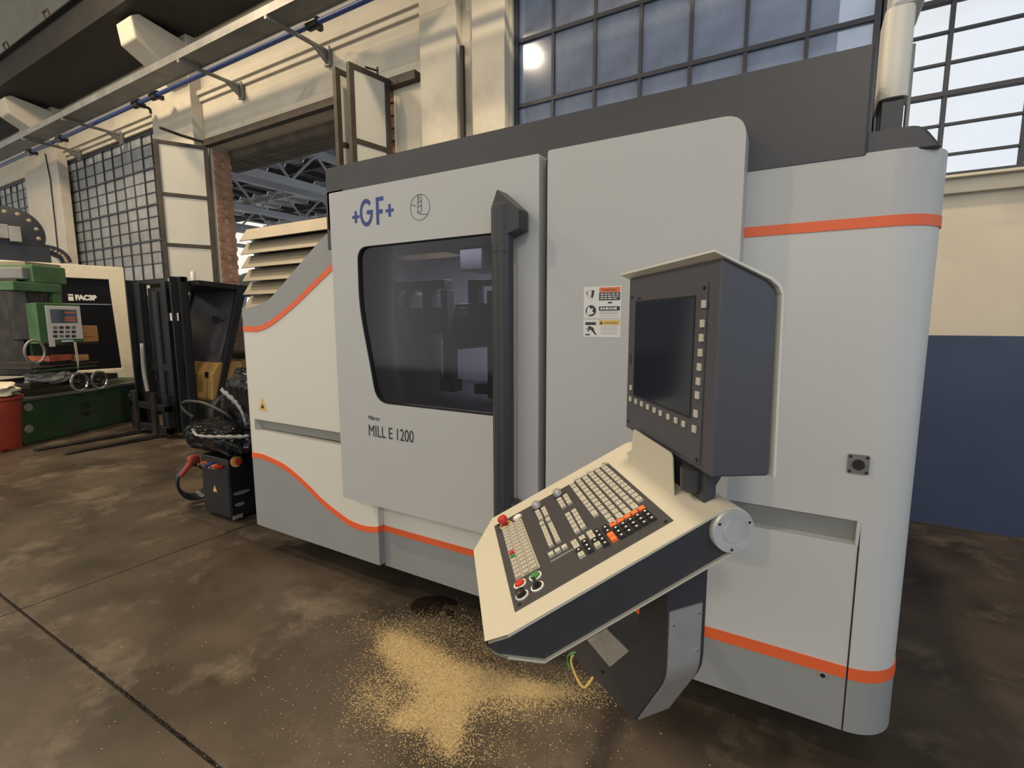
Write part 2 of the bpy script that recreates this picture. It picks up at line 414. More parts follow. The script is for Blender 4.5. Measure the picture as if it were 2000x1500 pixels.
def leaf(name, label, far, near, zt, rails, extra=None):
    far, near = Vector(far), Vector(near); d = near - far; L = d.length; ang = math.degrees(math.atan2(d.y, d.x))
    t = thing(name, label, 'door leaf', (far.x, far.y, 0), ang)
    s = .065
    for x0 in (0, L - s): B('stile', M_steel, t, x0, x0 + s, -.03, .03, .04, zt, .004)
    zz = [.04] + rails + [zt - .055]
    for z in zz: B('rail', M_steel, t, s, L - s, -.028, .028, z, z + .055, .004)
    for i in range(len(zz) - 1): B('panel', M_leaf, t, s, L - s, -.012, .012, zz[i] + .055, zz[i + 1])
    return t
tl = leaf('door_leaf', 'folded metal door leaf of pale panels at the left of the doorway', (-8.58, 4.86), (-8.93, 4.22), 4.40, [.85, 1.45, 2.1, 2.78, 3.56])
MB().tube([(-.0, 0, 4.46), (.35, .06, 4.50), (.62, .22, 4.52)], .022).build('top_bolt', M_steel, tl)
tr_ = leaf('door_leaf', 'pale panelled metal door leaf standing open at the right of the doorway', (-4.53, 4.79), (-4.615, 4.24), 4.47, [1.2, 2.4, 3.62])
MB().tube([(.15, 0, 4.45), (.15, 0, 4.56)], .012).tube([(.15, 0, 4.52), (.32, 0, 4.50)], .012).build('top_bolt', M_steel, tr_)
leaf('door_leaf', 'second folded door leaf seen edge-on just left of the right-hand open leaf', (-4.80, 4.79), (-4.84, 4.24), 4.47, [1.2, 2.4, 3.62])
tag(MB().box(-3.475, -3.43, 4.80, 4.84, 1.6, at(910, 85, 1, 4.8)[2]).build('steel_bar', M_beam, None, .004), 'dark upright steel bar in the groove of the white pilaster', 'bar')

# crane beam, cable tray, blue pipe
cbm = thing('crane_beam', 'black steel crane runway beam carried on white corbels high on the wall', 'beam', (-9, 4.3, 6.08))
def rel(mb): return mb
MB().box(-14, 14, -.37, -.35, 0, .50).box(-14, 14, -.45, -.22, -.005, .02).box(-14, 14, -.45, -.22, .50, .52).box(-14, 14, -.22, .56, .0, .02).build('web', M_beam, cbm)
for k in range(9):
    MB().tube([(-8 + 1.9 * k, -.42, .50), (-8 + 1.9 * k, -.46, .62), (-7.82 + 1.9 * k, -.46, .62), (-7.82 + 1.9 * k, -.42, .5)], .018, 6).build('rail_clip', M_steel, cbm)
tray = thing('cable_tray', 'long grey sheet-steel cable tray on wall brackets below the crane beam', 'cable tray', (-9, 4.6, 5.5))
MB().box(-12, 12, -.60, -.31, -.36, -.35).box(-12, 12, -.61, -.60, -.37, -.27).box(-12, 12, -.31, -.30, -.37, -.27).build('trough', M_steelg, tray)
for px_, pv in ((150, 285), (232, 250), (465, 135), (635, 60)):
    xw = at(px_, pv, 1, 4.84)[0] + 9
    MB().box(xw - .022, xw + .022, -.62, .24, -.42, -.38).prism([(.24, -.40), (.24, -.56), (.02, -.42)], ax='x', a=xw - .012, b=xw + .012).box(xw - .05, xw + .05, .24, .28, -.58, -.34).build('bracket', M_steelg, tray, .003)
ppe = thing('blue_pipe', 'long blue-painted pipe running along the wall beside the cable tray', 'pipe', (-9, 4.44, 5.165))
MB().tube([(-8.5, 0, 0), (8, 0, 0)], .032, 12).build('pipe_run', M_bluepipe, ppe, smooth=True)
for u, v in ((59, 296), (118, 272), (268, 205), (303, 187), (612, 38)):
    xx = at(u, v, 1, 4.44)[0] + 9
    MB().tube([(xx - .09, 0, 0), (xx + .09, 0, 0)], .062, 12).box(xx - .03, xx + .03, -.03, .12, -.03, .03).build('coupling', M_black, ppe)
MB().tube(smoothpts([(at(268, 205, 1, 4.44)[0] + 9, 0, -.02), (at(280, 210, 1, 4.44)[0] + 9, .08, -.08), (at(294, 215, 1, 4.6)[0] + 9, .16, -.1)], 5), .022).build('valve_handle', M_black, ppe)

# ------------------------------------------------------------------ the hall beyond the doorway
hall = thing('neighbouring_hall_roof', 'dark corrugated roof on pale steel trusses seen through the tall doorway', 'roof', (-10, 12, 0))
def hx(x): return x + 10
def hy(y): return y - 12
for k in range(12):
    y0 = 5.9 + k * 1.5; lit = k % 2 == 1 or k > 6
    n = 26; mbr = MB()
    for i in range(n):
        xa = -20 + i * .75
        mbr.prism([(hx(xa), 5.62), (hx(xa + .3), 5.62), (hx(xa + .375), 5.7), (hx(xa + .675), 5.7), (hx(xa + .75), 5.62), (hx(xa + .75), 5.64), (hx(xa + .68), 5.72), (hx(xa + .37), 5.72), (hx(xa + .3), 5.64), (hx(xa), 5.64)], ax='y', a=hy(y0), b=hy(y0 + 1.48 - (.5 if k > 6 else 0)))
    mbr.build('roof_sheet', M_roofl if lit else M_roofs, hall)  # alternate and far bands painted as lit metal
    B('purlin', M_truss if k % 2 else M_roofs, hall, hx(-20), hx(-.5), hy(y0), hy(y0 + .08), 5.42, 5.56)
for i in range(5):
    xt = -6.6 - 3.3 * i
    tm = MB(); tm.box(hx(xt), hx(xt + .14), hy(5.9), hy(23), 5.26, 5.42); tm.box(hx(xt), hx(xt + .14), hy(5.9), hy(23), 4.50, 4.64)
    yy = 5.9
    while yy < 22.5:
        tm.tube([(hx(xt + .07), hy(yy), 4.6), (hx(xt + .07), hy(yy + .7), 5.32)], .03, 6); tm.tube([(hx(xt + .07), hy(yy + .7), 5.32), (hx(xt + .07), hy(yy + 1.4), 4.6)], .03, 6); yy += 1.4
    tm.build('truss', M_truss, hall)
B('end_wall', M_outl, hall, hx(-24), hx(-4), hy(23.8), hy(24), 0, 4.2)

# neighbouring shed beyond the large window
xe = at(1634, 100, 1, 7.6)[0]; zt = at(1005, 42, 1, 7.6)[2]
shed = thing('neighbouring_shed', 'blue-grey neighbouring shed with a glazed band seen through the dusty window', 'building', (-3, 8.5, 0))
mbs = MB().box(-3.0, xe + 3, -.9, -.7, 4.95, zt).box(-3.0, xe + 3, -.9, -.7, 0, 3.2).build('wall', M_outw, shed)
B('glazing', M_outl, shed, -3.0, xe + 3, -.82, -.8, 3.2, 4.95)
B('eaves', M_outd, shed, -3.1, xe + 3.05, -1.0, -.6, zt, zt + .16)
B('band', M_outd, shed, -3.0, xe + 3, -.93, -.85, 4.9, 5.0); B('band', M_outd, shed, -3.0, xe + 3, -.93, -.85, 5.75, 5.83)
for k in range(22):
    xk = -2.8 + .4 * k
    if xk + .3 < xe + 3:
        MB().tube([(xk, -.88, 5.6), (xk + .16, -.88, 5.15)], .014, 5).build('strut', M_outd, shed)
        MB().tube([(xk + .1, -.86, 4.55), (xk + .3, -.86, 4.0)], .014, 5).build('strut', M_outd, shed)
    if k % 3 == 0 and xk < xe + 2.9: B('post', M_outd, shed, xk, xk + .06, -.9, -.83, 3.2, 4.95)

# ------------------------------------------------------------------ text helper
def text_mesh(s, name, m, parent, loc, rot, size, extrude=.0008, offset=0., sx=1., align='LEFT'):
    cu = bpy.data.curves.new('lettering', 'FONT'); cu.body = s; cu.size = size; cu.extrude = extrude; cu.offset = offset; cu.align_x = align
    t = bpy.data.objects.new('lettering', cu); COL.objects.link(t)
    dg = bpy.context.evaluated_depsgraph_get(); dg.update()
    me = bpy.data.meshes.new_from_object(t.evaluated_get(dg)); COL.objects.unlink(t); bpy.data.objects.remove(t); bpy.data.curves.remove(cu)
    me.materials.clear(); me.materials.append(m)
    o = bpy.data.objects.new(name, me); COL.objects.link(o); o.parent = parent
    o.location = loc; o.rotation_euler = rot; o.scale = (sx, 1, 1); return o
FRONT = (math.pi / 2, 0, 0)
def fit(o, wd, ht, dp=.002):
    xs_ = [v.co.x for v in o.data.vertices]; ys_ = [v.co.y for v in o.data.vertices]; zs_ = [v.co.z for v in o.data.vertices]
    x0, y0, z0 = min(xs_), min(ys_), min(zs_); ax, ay = wd / (max(xs_) - x0), ht / (max(ys_) - y0); az = dp / (max(zs_) - z0)
    for v in o.data.vertices: v.co.x = (v.co.x - x0) * ax; v.co.y = (v.co.y - y0) * ay; v.co.z = (v.co.z - z0) * az
    o.scale = (1, 1, 1); return o

# ------------------------------------------------------------------ the machining centre (coordinates relative to its base at (-1.5, 2, 0))
MX, MY = -1.5, 2.0
mc = thing('machining_centre', 'large white and grey enclosed milling machine with orange stripes and dark roof', 'milling machine', (MX, MY, 0))
def mo(mb, name, m, parent=None, **k): return mb.build(name, m, parent or mc, off=(MX, MY, 0), **k)
ZB = .165
# left panel
top = smoothpts([(-3.27, 1.682), (-3.17, 1.688), (-3.0, 1.722), (-2.86, 1.80), (-2.6, 1.968), (-2.39, 2.095), (-2.25, 2.135), (-2.08, 2.14)], 6)
slotL = [(-3.22, .855), (-2.19, .848), (-2.19, .932), (-3.22, .932)]
lp = mo(MB().prism([(-3.27, ZB)] + top[:] + [(-2.08, ZB)], [slotL], a=2.0, b=2.07), 'left_panel', M_white, bev=.004)
mo(MB().prism([(2.07, .932), (2.008, .932), (2.05, .86), (2.07, .86)], ax='x', a=-3.22, b=-2.19), 'recessed_grip', M_mgrey, lp)
us = smoothpts([(-3.27, 1.562), (-3.19, 1.561), (-3.104, 1.564), (-2.964, 1.602), (-2.75, 1.703), (-2.56, 1.81), (-2.385, 1.91), (-2.19, 2.02)], 6)
ls = smoothpts([(-3.27, .69), (-3.19, .694), (-3.114, .69), (-2.899, .65), (-2.701, .562), (-2.56, .485), (-2.423, .43), (-2.3, .393), (-2.18, .388), (-2.08, .404)], 6)
mo(MB().prism([p for p in us] + [(-2.19, 2.135)] + [p for p in reversed(top) if p[0] < -2.2], a=1.9985, b=2.001), 'grey_field', M_mgrey, lp)
mo(MB().prism([(-3.27, ZB + .002)] + [(p[0], p[1] - .02) for p in ls] + [(-2.08, ZB + .002)], a=1.9985, b=2.001), 'grey_field', M_mgrey, lp)
mo(MB().prism(ribbon(us, .036), a=1.996, b=2.001), 'stripe', M_orange, lp)
mo(MB().prism(ribbon(ls, .036), a=1.996, b=2.001), 'stripe', M_orange, lp)
wt = (-3.114, 1.035)
tri = mo(MB().prism([(wt[0] - .047, wt[1] - .035), (wt[0] + .047, wt[1] - .035), (wt[0], wt[1] + .055)], a=1.997, b=2.0), 'warning_triangle', M_pyellow, lp)
mo(MB().prism([(wt[0] - .018, wt[1] - .02), (wt[0] + .02, wt[1] - .02), (wt[0] + .014, wt[1] - .006), (wt[0] + .002, wt[1] + .012), (wt[0] - .006, wt[1] - .002)], a=1.996, b=1.997), 'pictogram', M_ink, lp)
mo(MB().prism([(2.0, ZB), (2.0, 1.68), (2.06, 1.68), (2.06, ZB)], ax='x', a=-3.272, b=-3.268), 'panel_edge', M_panelr, lp)
# step and centre panel
cp = mo(MB().box(-2.08, -.9, 2.045, 2.10, .145, .80), 'centre_panel', M_white, bev=.003)
mo(MB().box(-2.08, -.9, 2.0435, 2.046, .147, .365), 'grey_field', M_mgrey, cp)
mo(MB().box(-2.08, -.9, 2.041, 2.046, .362, .398), 'stripe', M_orange, cp)
mo(MB().box(-2.08, -2.078, 2.0, 2.045, .368, .404), 'stripe', M_orange, cp)
mo(MB().box(-2.0805, -2.0785, 2.0, 2.045, ZB, .366), 'grey_field', M_mgrey, cp)
# right panel
slotR = [(-.5, .845), (.197, .845), (.197, .932), (-.5, .932)]
cr_, sx_ = .145, .20
def arc(r, x0=sx_, y0=1.95 + cr_, n=10, full=90): return [(x0 + r * math.sin(math.radians(full * k / n)), y0 - r * math.cos(math.radians(full * k / n))) for k in range(n + 1)]
rp = mo(MB().prism([(-.92, ZB), (.196, ZB), (.196, .845), (.2, .932), (.2, 2.108), (-.92, 2.108)], [[(-.5, .847), (.188, .847), (.188, .932), (-.5, .932)]], a=1.95, b=2.0), 'right_panel', M_panelr)
mo(MB().prism([(2.0, .932), (1.958, .932), (1.99, .845), (2.0, .845)], ax='x', a=-.5, b=.188), 'recessed_grip', M_mgrey, rp)
mo(MB().box(-.92, .194, 1.9485, 1.951, ZB + .002, .366), 'grey_field', M_mgrey, rp)
mo(MB().box(-.92, .194, 1.946, 1.951, .364, .407), 'stripe', M_orange, rp)
mo(MB().box(-.22, .2012, 1.9485, 1.951, 1.908, 2.106), 'grey_field', M_lgrey, rp)
mo(MB().box(-.22, .2012, 1.946, 1.951, 1.882, 1.915), 'stripe', M_orange, rp)
# rounded corner panel wrapping on to the right side
def wrap(z0, z1, o, deep=4.2, th=.045):
    outer = arc(cr_ + o) + [(sx_ + cr_ + o, deep)]; inner = [(sx_ + cr_ - th, deep)] + list(reversed(arc(cr_ - th)))
    return MB().prism([(sx_, 1.95 - o)] + outer[1:] + inner, ax='z', a=z0, b=z1)
ep = mo(wrap(ZB, 2.108, 0), 'corner_panel', M_panelr, smooth=True)
mo(wrap(ZB + .001, .366, .0015), 'grey_field', M_mgrey, ep, smooth=True)
mo(wrap(.364, .407, .004), 'stripe', M_orange, ep, smooth=True)
mo(wrap(1.908, 2.107, .0015), 'grey_field', M_lgrey, ep, smooth=True)
mo(wrap(1.882, 1.915, .004), 'stripe', M_orange, ep, smooth=True)
mo(MB().box(.1955, .1985, 1.9475, 1.96, ZB, .845), 'joint', M_black, ep)
# socket plate, drain plug
sk = mo(MB().prism(rounded(.147, .207, 1.094, 1.158, .004), a=1.944, b=1.95), 'socket_plate', M_steelg)
mo(MB().lathe([(.0, 1.935), (.017, 1.935), (.017, 1.944)], (.177, 0, 1.126), 'y'), 'socket', M_black, sk, smooth=True)
for dx in (-.023, .023):
    for dz in (-.025, .025): mo(MB().lathe([(0, 1.941), (.0045, 1.941), (.0045, 1.9445)], (.177 + dx, 0, 1.126 + dz), 'y', 10), 'bolt', M_black, sk)
pg = mo(MB().lathe([(.013, 1.944), (.013, 1.95)], (.128, 0, .352), 'y'), 'drain_plug', M_alu, smooth=True)
mo(MB().lathe([(.0, 1.942), (.008, 1.942), (.008, 1.9445)], (.128, 0, .352), 'y'), 'plug_hole', M_black, pg)
# body core round a hollow working area
mo(MB().box(-3.2, -3.12, 2.08, 4.2, .22, 1.6).box(-3.12, .18, 3.5, 4.2, .22, 2.1).box(-.6, .18, 2.02, 3.5, .22, 2.1).box(-3.12, -.6, 2.11, 3.5, .22, 1.0), 'body_frame', M_intd)
mo(MB().box(-3.12, -.6, 3.42, 3.5, 1.02, 2.12).box(-3.12, -3.05, 2.2, 3.42, 1.02, 2.12).box(-.66, -.6, 2.11, 3.42, 1.02, 2.12), 'interior_lining', M_intw)
for i, (x, y) in enumerate(((-2.02, 2.28), (-3.0, 2.4), (-.35, 2.3), (0.05, 2.4), (-2.02, 3.9), (0.0, 3.9))):
    mo(MB().lathe([(.055, 0), (.055, .02), (.03, .03), (.03, .23)], (x, y, 0)), 'levelling_foot', M_black, smooth=True)
# inside: spindle, rail with posts, table, cable
def inn(u0, v0, u1, v1, y, dp):
    a, b = at(u0, v1, 1, y), at(u1, v0, 1, y); c = at(u0, v0, 1, y); d = at(u1, v1, 1, y)
    return (min(a[0], c[0]), max(b[0], d[0]), y, y + dp, (a[2] + d[2]) / 2, (b[2] + c[2]) / 2)
rl = MB().box(*inn(732, 549, 868, 566, 2.40, .08)); mo(rl, 'tool_rail', M_intd, bev=.003)
for u0, v0, u1, v1, nm in ((758, 541, 772, 602, 'clamp_post'), (793, 566, 800, 602, 'rail_post'), (825, 560, 842, 602, 'rail_post'), (862, 566, 873, 662, 'rail_post'), (866, 658, 880, 752, 'rail_post')):
    mo(MB().box(*inn(u0, v0, u1, v1, 2.42, .07)), nm, M_intd, bev=.003)
q = at(765, 540, 1, 2.45); mo(MB().lathe([(.03, q[2] - .05), (.03, q[2] - .012), (.065, q[2]), (.065, q[2] + .008), (.01, q[2] + .01)], (q[0], 2.45, 0)), 'clamp_disc', M_intd, smooth=True)
mo(MB().box(*inn(750, 600, 876, 650, 2.44, .3)), 'carousel', M_intd, bev=.012)
pm = [tuple(at(u, v, 1, 2.36)[[0, 2]]) for u, v in ((889, 593), (949, 592), (944, 630), (934, 660), (918, 680), (880, 684), (876, 650))]
mo(MB().prism(pm[::-1], a=2.36, b=2.6), 'tool_magazine', M_intd, bev=.01)
mo(MB().box(*inn(893, 601, 911, 618, 2.33, .03)), 'magazine_cover', M_intw, bev=.003)
mo(MB().box(*inn(914, 546, 932, 594, 2.40, .07)).box(*inn(914, 546, 972, 558, 2.40, .07)), 'probe_arm', M_intd, bev=.003)
mo(MB().box(*inn(898, 430, 940, 528, 2.9, .3)), 'spindle_head', M_black, bev=.01)
mo(MB().box(*inn(952, 567, 990, 780, 2.42, .2)), 'side_post', M_intd, bev=.005)
mo(MB().box(*inn(966.5, 606, 969, 686, 2.40, .01)), 'white_line', M_paper)  # thin white line in front of the side post
mo(MB().box(*inn(731, 572, 806, 790, 2.5, .3)), 'table_guard', M_intd, bev=.02)
mo(MB().box(-3.04, -.66, 2.2, 3.3, 1.0, 1.115), 'work_table', M_intd, bev=.004)
for u0, v0, u1, v1 in ((858, 742, 884, 765), (926, 750, 950, 770)): mo(MB().box(*inn(u0, v0, u1, v1, 2.4, .1)), 'fixture', M_intd, bev=.003)
mo(MB().tube(smoothpts([at(827, 650, 1, 2.41), at(835, 678, 1, 2.40), at(848, 710, 1, 2.40), at(868, 742, 1, 2.42)], 6), .006, 6), 'cable', M_black)
mo(MB().box(*inn(690, 460, 731, 800, 1.95, .04)), 'door_edge', M_panelr)

# sliding door
DY = 1.85
wpoly = round_poly([(-1.904, 1.172), (-1.108, 1.172), (-1.108, 1.969), (-2.0, 1.969), (-2.004, 1.667), (-1.952, 1.42)], [.085, .02, .04, .07, .15, .12], 7)
dr = mo(MB().prism(rounded(-2.19, -.957, .608, 2.255, .008), [wpoly], a=DY, b=DY + .075), 'sliding_door', M_lgrey, bev=.006)
mo(MB().prism(round_poly([(-1.904, 1.172), (-1.108, 1.172), (-1.108, 1.969), (-2.0, 1.969), (-2.004, 1.667), (-1.952, 1.42)], [.085, .02, .04, .07, .15, .12], 7), a=DY + .018, b=DY + .022), 'window_pane', G_door, dr)
def shrink(p, k): 
    c = np.mean(np.array(p), 0); return [tuple(c + (np.array(q) - c) * k) for q in p]
mo(MB().prism(wpoly, [shrink(wpoly, .992)], a=DY + .004, b=DY + .03), 'window_seal', M_rubber, dr)
# handle: tall bar with pointed head and foot plates
hd = mo(MB().prism([(-1.128, 1.76), (-1.108, 1.745), (-1.065, 1.745), (-1.045, 1.76), (-1.045, 1.80), (-1.128, 1.80)], ax='z', a=.70, b=2.06), 'door_handle', M_dark, dr, bev=.004)
mo(MB().box(-1.128, -1.045, 1.80, DY, .72, .80).box(-1.128, -1.045, 1.80, DY, 1.98, 2.05), 'handle_foot', M_dark, hd, bev=.003)
mo(MB().prism([(-1.128, 1.90), (-1.128, 2.045), (-1.098, 2.118), (-.998, 2.032), (-.998, 1.955), (-1.045, 1.940)], a=1.755, b=1.835), 'handle_head', M_dark, hd, bev=.004)
mo(MB().prism([(-1.128, .82), (-1.128, .68), (-1.02, .68), (-1.0, .74), (-1.0, .80), (-1.045, .82)], a=1.765, b=1.835), 'handle_end', M_dark, hd, bev=.004)
mo(MB().box(-1.124, -1.05, 1.7435, 1.746, 1.872, 1.875), 'joint', M_black, hd)
mo(MB().box(-1.098, -1.092, 1.7435, 1.746, .82, 1.9), 'ridge', M_dark2, hd)
# lettering on the door
LY = DY - .0006
def zx(u, v): q = at(u, v, 1, DY); return q[0], q[2]
gc = zx(715.5, 415.5); gR, gr = zx(727, 415)[0] - gc[0] + .0, 0
gR = .052; gI = .034
go = [(gc[0] + .86 * gR * math.cos(math.radians(t)), gc[1] + 1.28 * gR * math.sin(math.radians(t))) for t in range(42, 349, 9)]
gi = [(gc[0] + .84 * gI * math.cos(math.radians(t)), gc[1] + 1.34 * gI * math.sin(math.radians(t))) for t in range(348, 41, -9)]
gp = go + [(gc[0] + .86 * gR, gc[1] + .010), (gc[0] + .004, gc[1] + .010), (gc[0] + .004, gc[1] - .009), (gc[0] + .55 * gR, gc[1] - .009)] + gi
mo(MB().prism(gp, a=DY - .0012, b=DY), 'lettering', M_blueink, dr)
fx, fz = zx(735.5, 433); ft = zx(735.5, 397)[1]; fe = zx(749, 400)[0]; fz = gc[1] - 1.25 * gR; ft = gc[1] + 1.25 * gR
mo(MB().prism([(fx, fz), (fx + .018, fz), (fx + .018, gc[1] - .014), (fe - .008, gc[1] - .014), (fe - .008, gc[1] + .006), (fx + .018, gc[1] + .006), (fx + .018, ft - .019), (fe, ft - .019), (fe, ft), (fx, ft)], a=DY - .0012, b=DY), 'lettering', M_blueink, dr)
for pu, pv in ((695, 424), (761, 411)):
    cx_, cz_ = zx(pu, pv)
    mo(MB().prism([(cx_ + a_ * .001, cz_ + b_ * .001) for a_, b_ in ((-26, -7), (-8, -7), (-8, -29), (8, -29), (8, -7), (26, -7), (26, 7), (8, 7), (8, 29), (-8, 29), (-8, 7), (-26, 7))], a=DY - .0012, b=DY), 'plus_mark', M_blueink, dr)
em = MB(); CXE, CZE, RE = -1.577, 2.118, .059
ring = [(CXE + RE * math.cos(a * math.pi / 20), CZE + RE * math.sin(a * math.pi / 20)) for a in range(40)]
em.prism(ring, [[(CXE + (q[0] - CXE) * .962, CZE + (q[1] - CZE) * .962) for q in ring]], a=DY - .001, b=DY)
def lineq(mb, p, q, w_=.002):
    d = Vector((q[0] - p[0], q[1] - p[1])); n_ = Vector((-d.y, d.x)).normalized() * w_ / 2
    mb.prism([(p[0] + n_.x, p[1] + n_.y), (q[0] + n_.x, q[1] + n_.y), (q[0] - n_.x, q[1] - n_.y), (p[0] - n_.x, p[1] - n_.y)], a=DY - .001, b=DY)
for p, q in (((-.012, .058), (-.012, -.012)), ((.010, .058), (.010, -.012)), ((-.012, -.012), (-.006, -.022)), ((.010, -.012), (.004, -.022)), ((-.006, -.022), (.004, -.022)),
             ((-.012, .02), (.010, .03)), ((-.012, .0), (.010, .01)), ((-.004, .058), (-.004, .03)), ((-.056, .018), (-.022, .008)), ((-.02, -.018), (.0, -.03)), ((0, -.03), (.044, -.036))):
    lineq(em, (CXE + p[0], CZE + p[1]), (CXE + q[0], CZE + q[1]), .0028)
mo(em, 'cutter_emblem', M_ink, dr)
m0, m1 = at(721, 850, 1, DY), at(808, 853, 1, DY); fit(text_mesh('MILL E 1200', 'lettering', M_ink, dr, (m0[0] - MX, LY - MY, m0[2] - .003), FRONT, .078), m1[0] - m0[0], at(721, 828, 1, DY)[2] - m0[2], .001)
m0, m1 = at(720, 819, 1, DY), at(741, 819, 1, DY); fit(text_mesh('Mikron', 'lettering', M_ink, dr, (m0[0] - MX, LY - MY, m0[2]), FRONT, .036), m1[0] - m0[0], .022, .001)

# fixed panel right of the door
fp = mo(MB().prism(round_poly([(-.919, .86), (-.205, .86), (-.205, 2.26), (-.919, 2.26)], [.004, .03, .075, .012], 8), a=DY, b=1.95), 'fixed_panel', M_lgrey, bev=.022, seg=4, smooth=True)
mo(MB().box(-.945, -.93, 1.90, 1.95, .62, 2.22), 'door_track', M_alu)
mo(MB().box(-.957, -.915, 1.915, 1.95, .2, 2.25), 'gap_strip', M_dark)
# warning labels
SY = DY
lb = mo(MB().box(-.757, -.606, SY - .0012, SY, 1.604, 1.726), 'warning_label', M_paper)
lb2 = mo(MB().box(-.757, -.606, SY - .0012, SY, 1.532, 1.600), 'warning_label', M_paper)
def pr(p, m, *boxes):
    mb = MB()
    for b in boxes: mb.box(b[0], b[1], SY - .0018, SY - .0012, b[2], b[3])
    return mo(mb, 'print', m, p)
pr(lb, M_porange, (-.694, -.611, 1.703, 1.722)); pr(lb, M_ink, (-.694, -.611, 1.673, 1.702), (-.694, -.611, 1.634, 1.650), (-.658, -.642, 1.661, 1.667))
pr(lb, M_keyl, *[(-.69, -.618, z, z + .0015) for z in (1.630, 1.625, 1.620, 1.612)])
pr(lb, M_keyl, (-.742, -.739, 1.69, 1.71), (-.735, -.72, 1.712, 1.714), (-.748, -.744, 1.695, 1.708))
mo(MB().prism([(-.737, 1.678), (-.727, 1.69), (-.724, 1.712), (-.714, 1.712), (-.716, 1.695), (-.722, 1.68), (-.726, 1.688)], a=SY - .0018, b=SY - .0012), 'print', M_ink, lb)
tl_ = MB()
for r_, z in enumerate((1.694, 1.686, 1.678)):
    x = -.688
    while x < -.62:
        wq = random.uniform(.008, .016); tl_.box(x, min(x + wq, -.615), SY - .0024, SY - .0018, z, z + .0038); x += wq + .004
x = -.688
while x < -.62:
    wq = random.uniform(.006, .012); tl_.box(x, min(x + wq, -.615), SY - .0024, SY - .0018, 1.638, 1.646); x += wq + .003
mo(tl_, 'print', M_paper, lb)
text_mesh('WARNING', 'print', M_ink, lb, (-.683 - MX, SY - .002 - MY, 1.708), FRONT, .012, .0003)
mo(MB().lathe([(.0, SY - .0018), (.0215, SY - .0018), (.0215, SY - .0012)], (-.727, 0, 1.634), 'y', 28), 'print', M_ink, lb)
mo(MB().prism(round_poly([(-.743, 1.63), (-.741, 1.646), (-.733, 1.651), (-.728, 1.64), (-.716, 1.645), (-.722, 1.632), (-.712, 1.625), (-.73, 1.618), (-.742, 1.618)], .003, 3), a=SY - .0026, b=SY - .0018), 'print', M_paper, lb)
pr(lb2, M_pyellow, (-.694, -.609, 1.579, 1.598)); pr(lb2, M_keyl, *[(-.685, -.618, z, z + .0012) for z in (1.572, 1.566, 1.560, 1.551, 1.545)])
text_mesh('CAUTION', 'print', M_ink, lb2, (-.672 - MX, SY - .002 - MY, 1.583), FRONT, .012, .0003)
mo(MB().prism([(-.69, 1.582), (-.677, 1.582), (-.6835, 1.595)], a=SY - .0024, b=SY - .0018), 'print', M_ink, lb2)
mo(MB().box(-.749, -.705, SY - .0018, SY - .0012, 1.579, 1.590).prism([(-.737, 1.575), (-.731, 1.575), (-.715, 1.568), (-.711, 1.555), (-.701, 1.541), (-.706, 1.540), (-.716, 1.55), (-.727, 1.562), (-.737, 1.553), (-.741, 1.555), (-.732, 1.566), (-.745, 1.561), (-.745, 1.564), (-.735, 1.571)], a=SY - .0018, b=SY - .0012).box(-.749, -.73, SY - .0018, SY - .0012, 1.539, 1.544), 'print', M_ink, lb2)

# dark roof housing and its extras
rh = mo(MB().prism([(-2.325, 2.095), (-2.325, 2.422), (.13, 2.422), (.13, 2.10)], a=1.945, b=3.9), 'roof_housing', M_dark, bev=.008)
mo(MB().prism([(-2.33, 1.99), (-2.33, 2.3), (-2.19, 2.3), (-2.19, 1.99)], a=1.945, b=2.3), 'roof_skirt', M_dark, bev=.003)
mo(MB().prism(round_poly([(-.22, 2.10), (-.22, 2.175), (.262, 2.172), (.312, 2.10)], [0, 0, .03, 0]), a=1.96, b=3.6), 'roof_ledge', M_dark, bev=.006)
mo(MB().prism(rounded(-1.30, -.92, 2.44, 2.475, (.0, .012, .03, 0)), a=2.15, b=2.45).box(-1.25, -.98, 2.2, 2.4, 2.42, 2.44), 'roof_lamp', M_white, bev=.004)
# tall pale duct standing on the right end of the roof
px0, px1 = .168, .252
dct = mo(MB().prism(round_poly([(px0, 2.22), (px1, 2.22), (px1, 2.42), (px0, 2.42)], .035, 6), ax='z', a=2.352, b=2.64), 'exhaust_duct', M_white, smooth=True)
mo(MB().prism([(2.22, 2.64), (2.42, 2.64), (2.42, 2.78), (2.22, 2.70)], ax='x', a=px0 + .015, b=px1 + .02), 'duct_cap', M_panelr, dct, bev=.012)
mo(MB().box(px0 + .01, px1 - .01, 2.24, 2.4, 2.13, 2.352), 'duct_stand', M_dark, bev=.003)
mo(MB().tube([(.262, 2.33, 2.12), (.262, 2.33, 2.55)], .008, 10), 'slim_post', M_steelg, smooth=True)
# louvred hood behind the left panel
lv = mo(MB().box(-3.35, -2.33, 2.16, 2.19, 1.6, 2.2).box(-3.35, -2.33, 2.19, 3.5, 2.18, 2.2).box(-3.35, -3.3, 2.19, 3.5, 1.6, 2.18), 'louvred_hood', M_black)
for k in range(6):
    z = 2.225 - .0905 * k
    M_ = Matrix.Identity(4)
    mo(MB().prism([(2.14, z), (2.19, z), (2.19, z - .012), (2.09, z - .088), (2.082, z - .086)], ax='x', a=-3.385, b=-2.335), 'louvre', M_tan, lv, bev=.002)

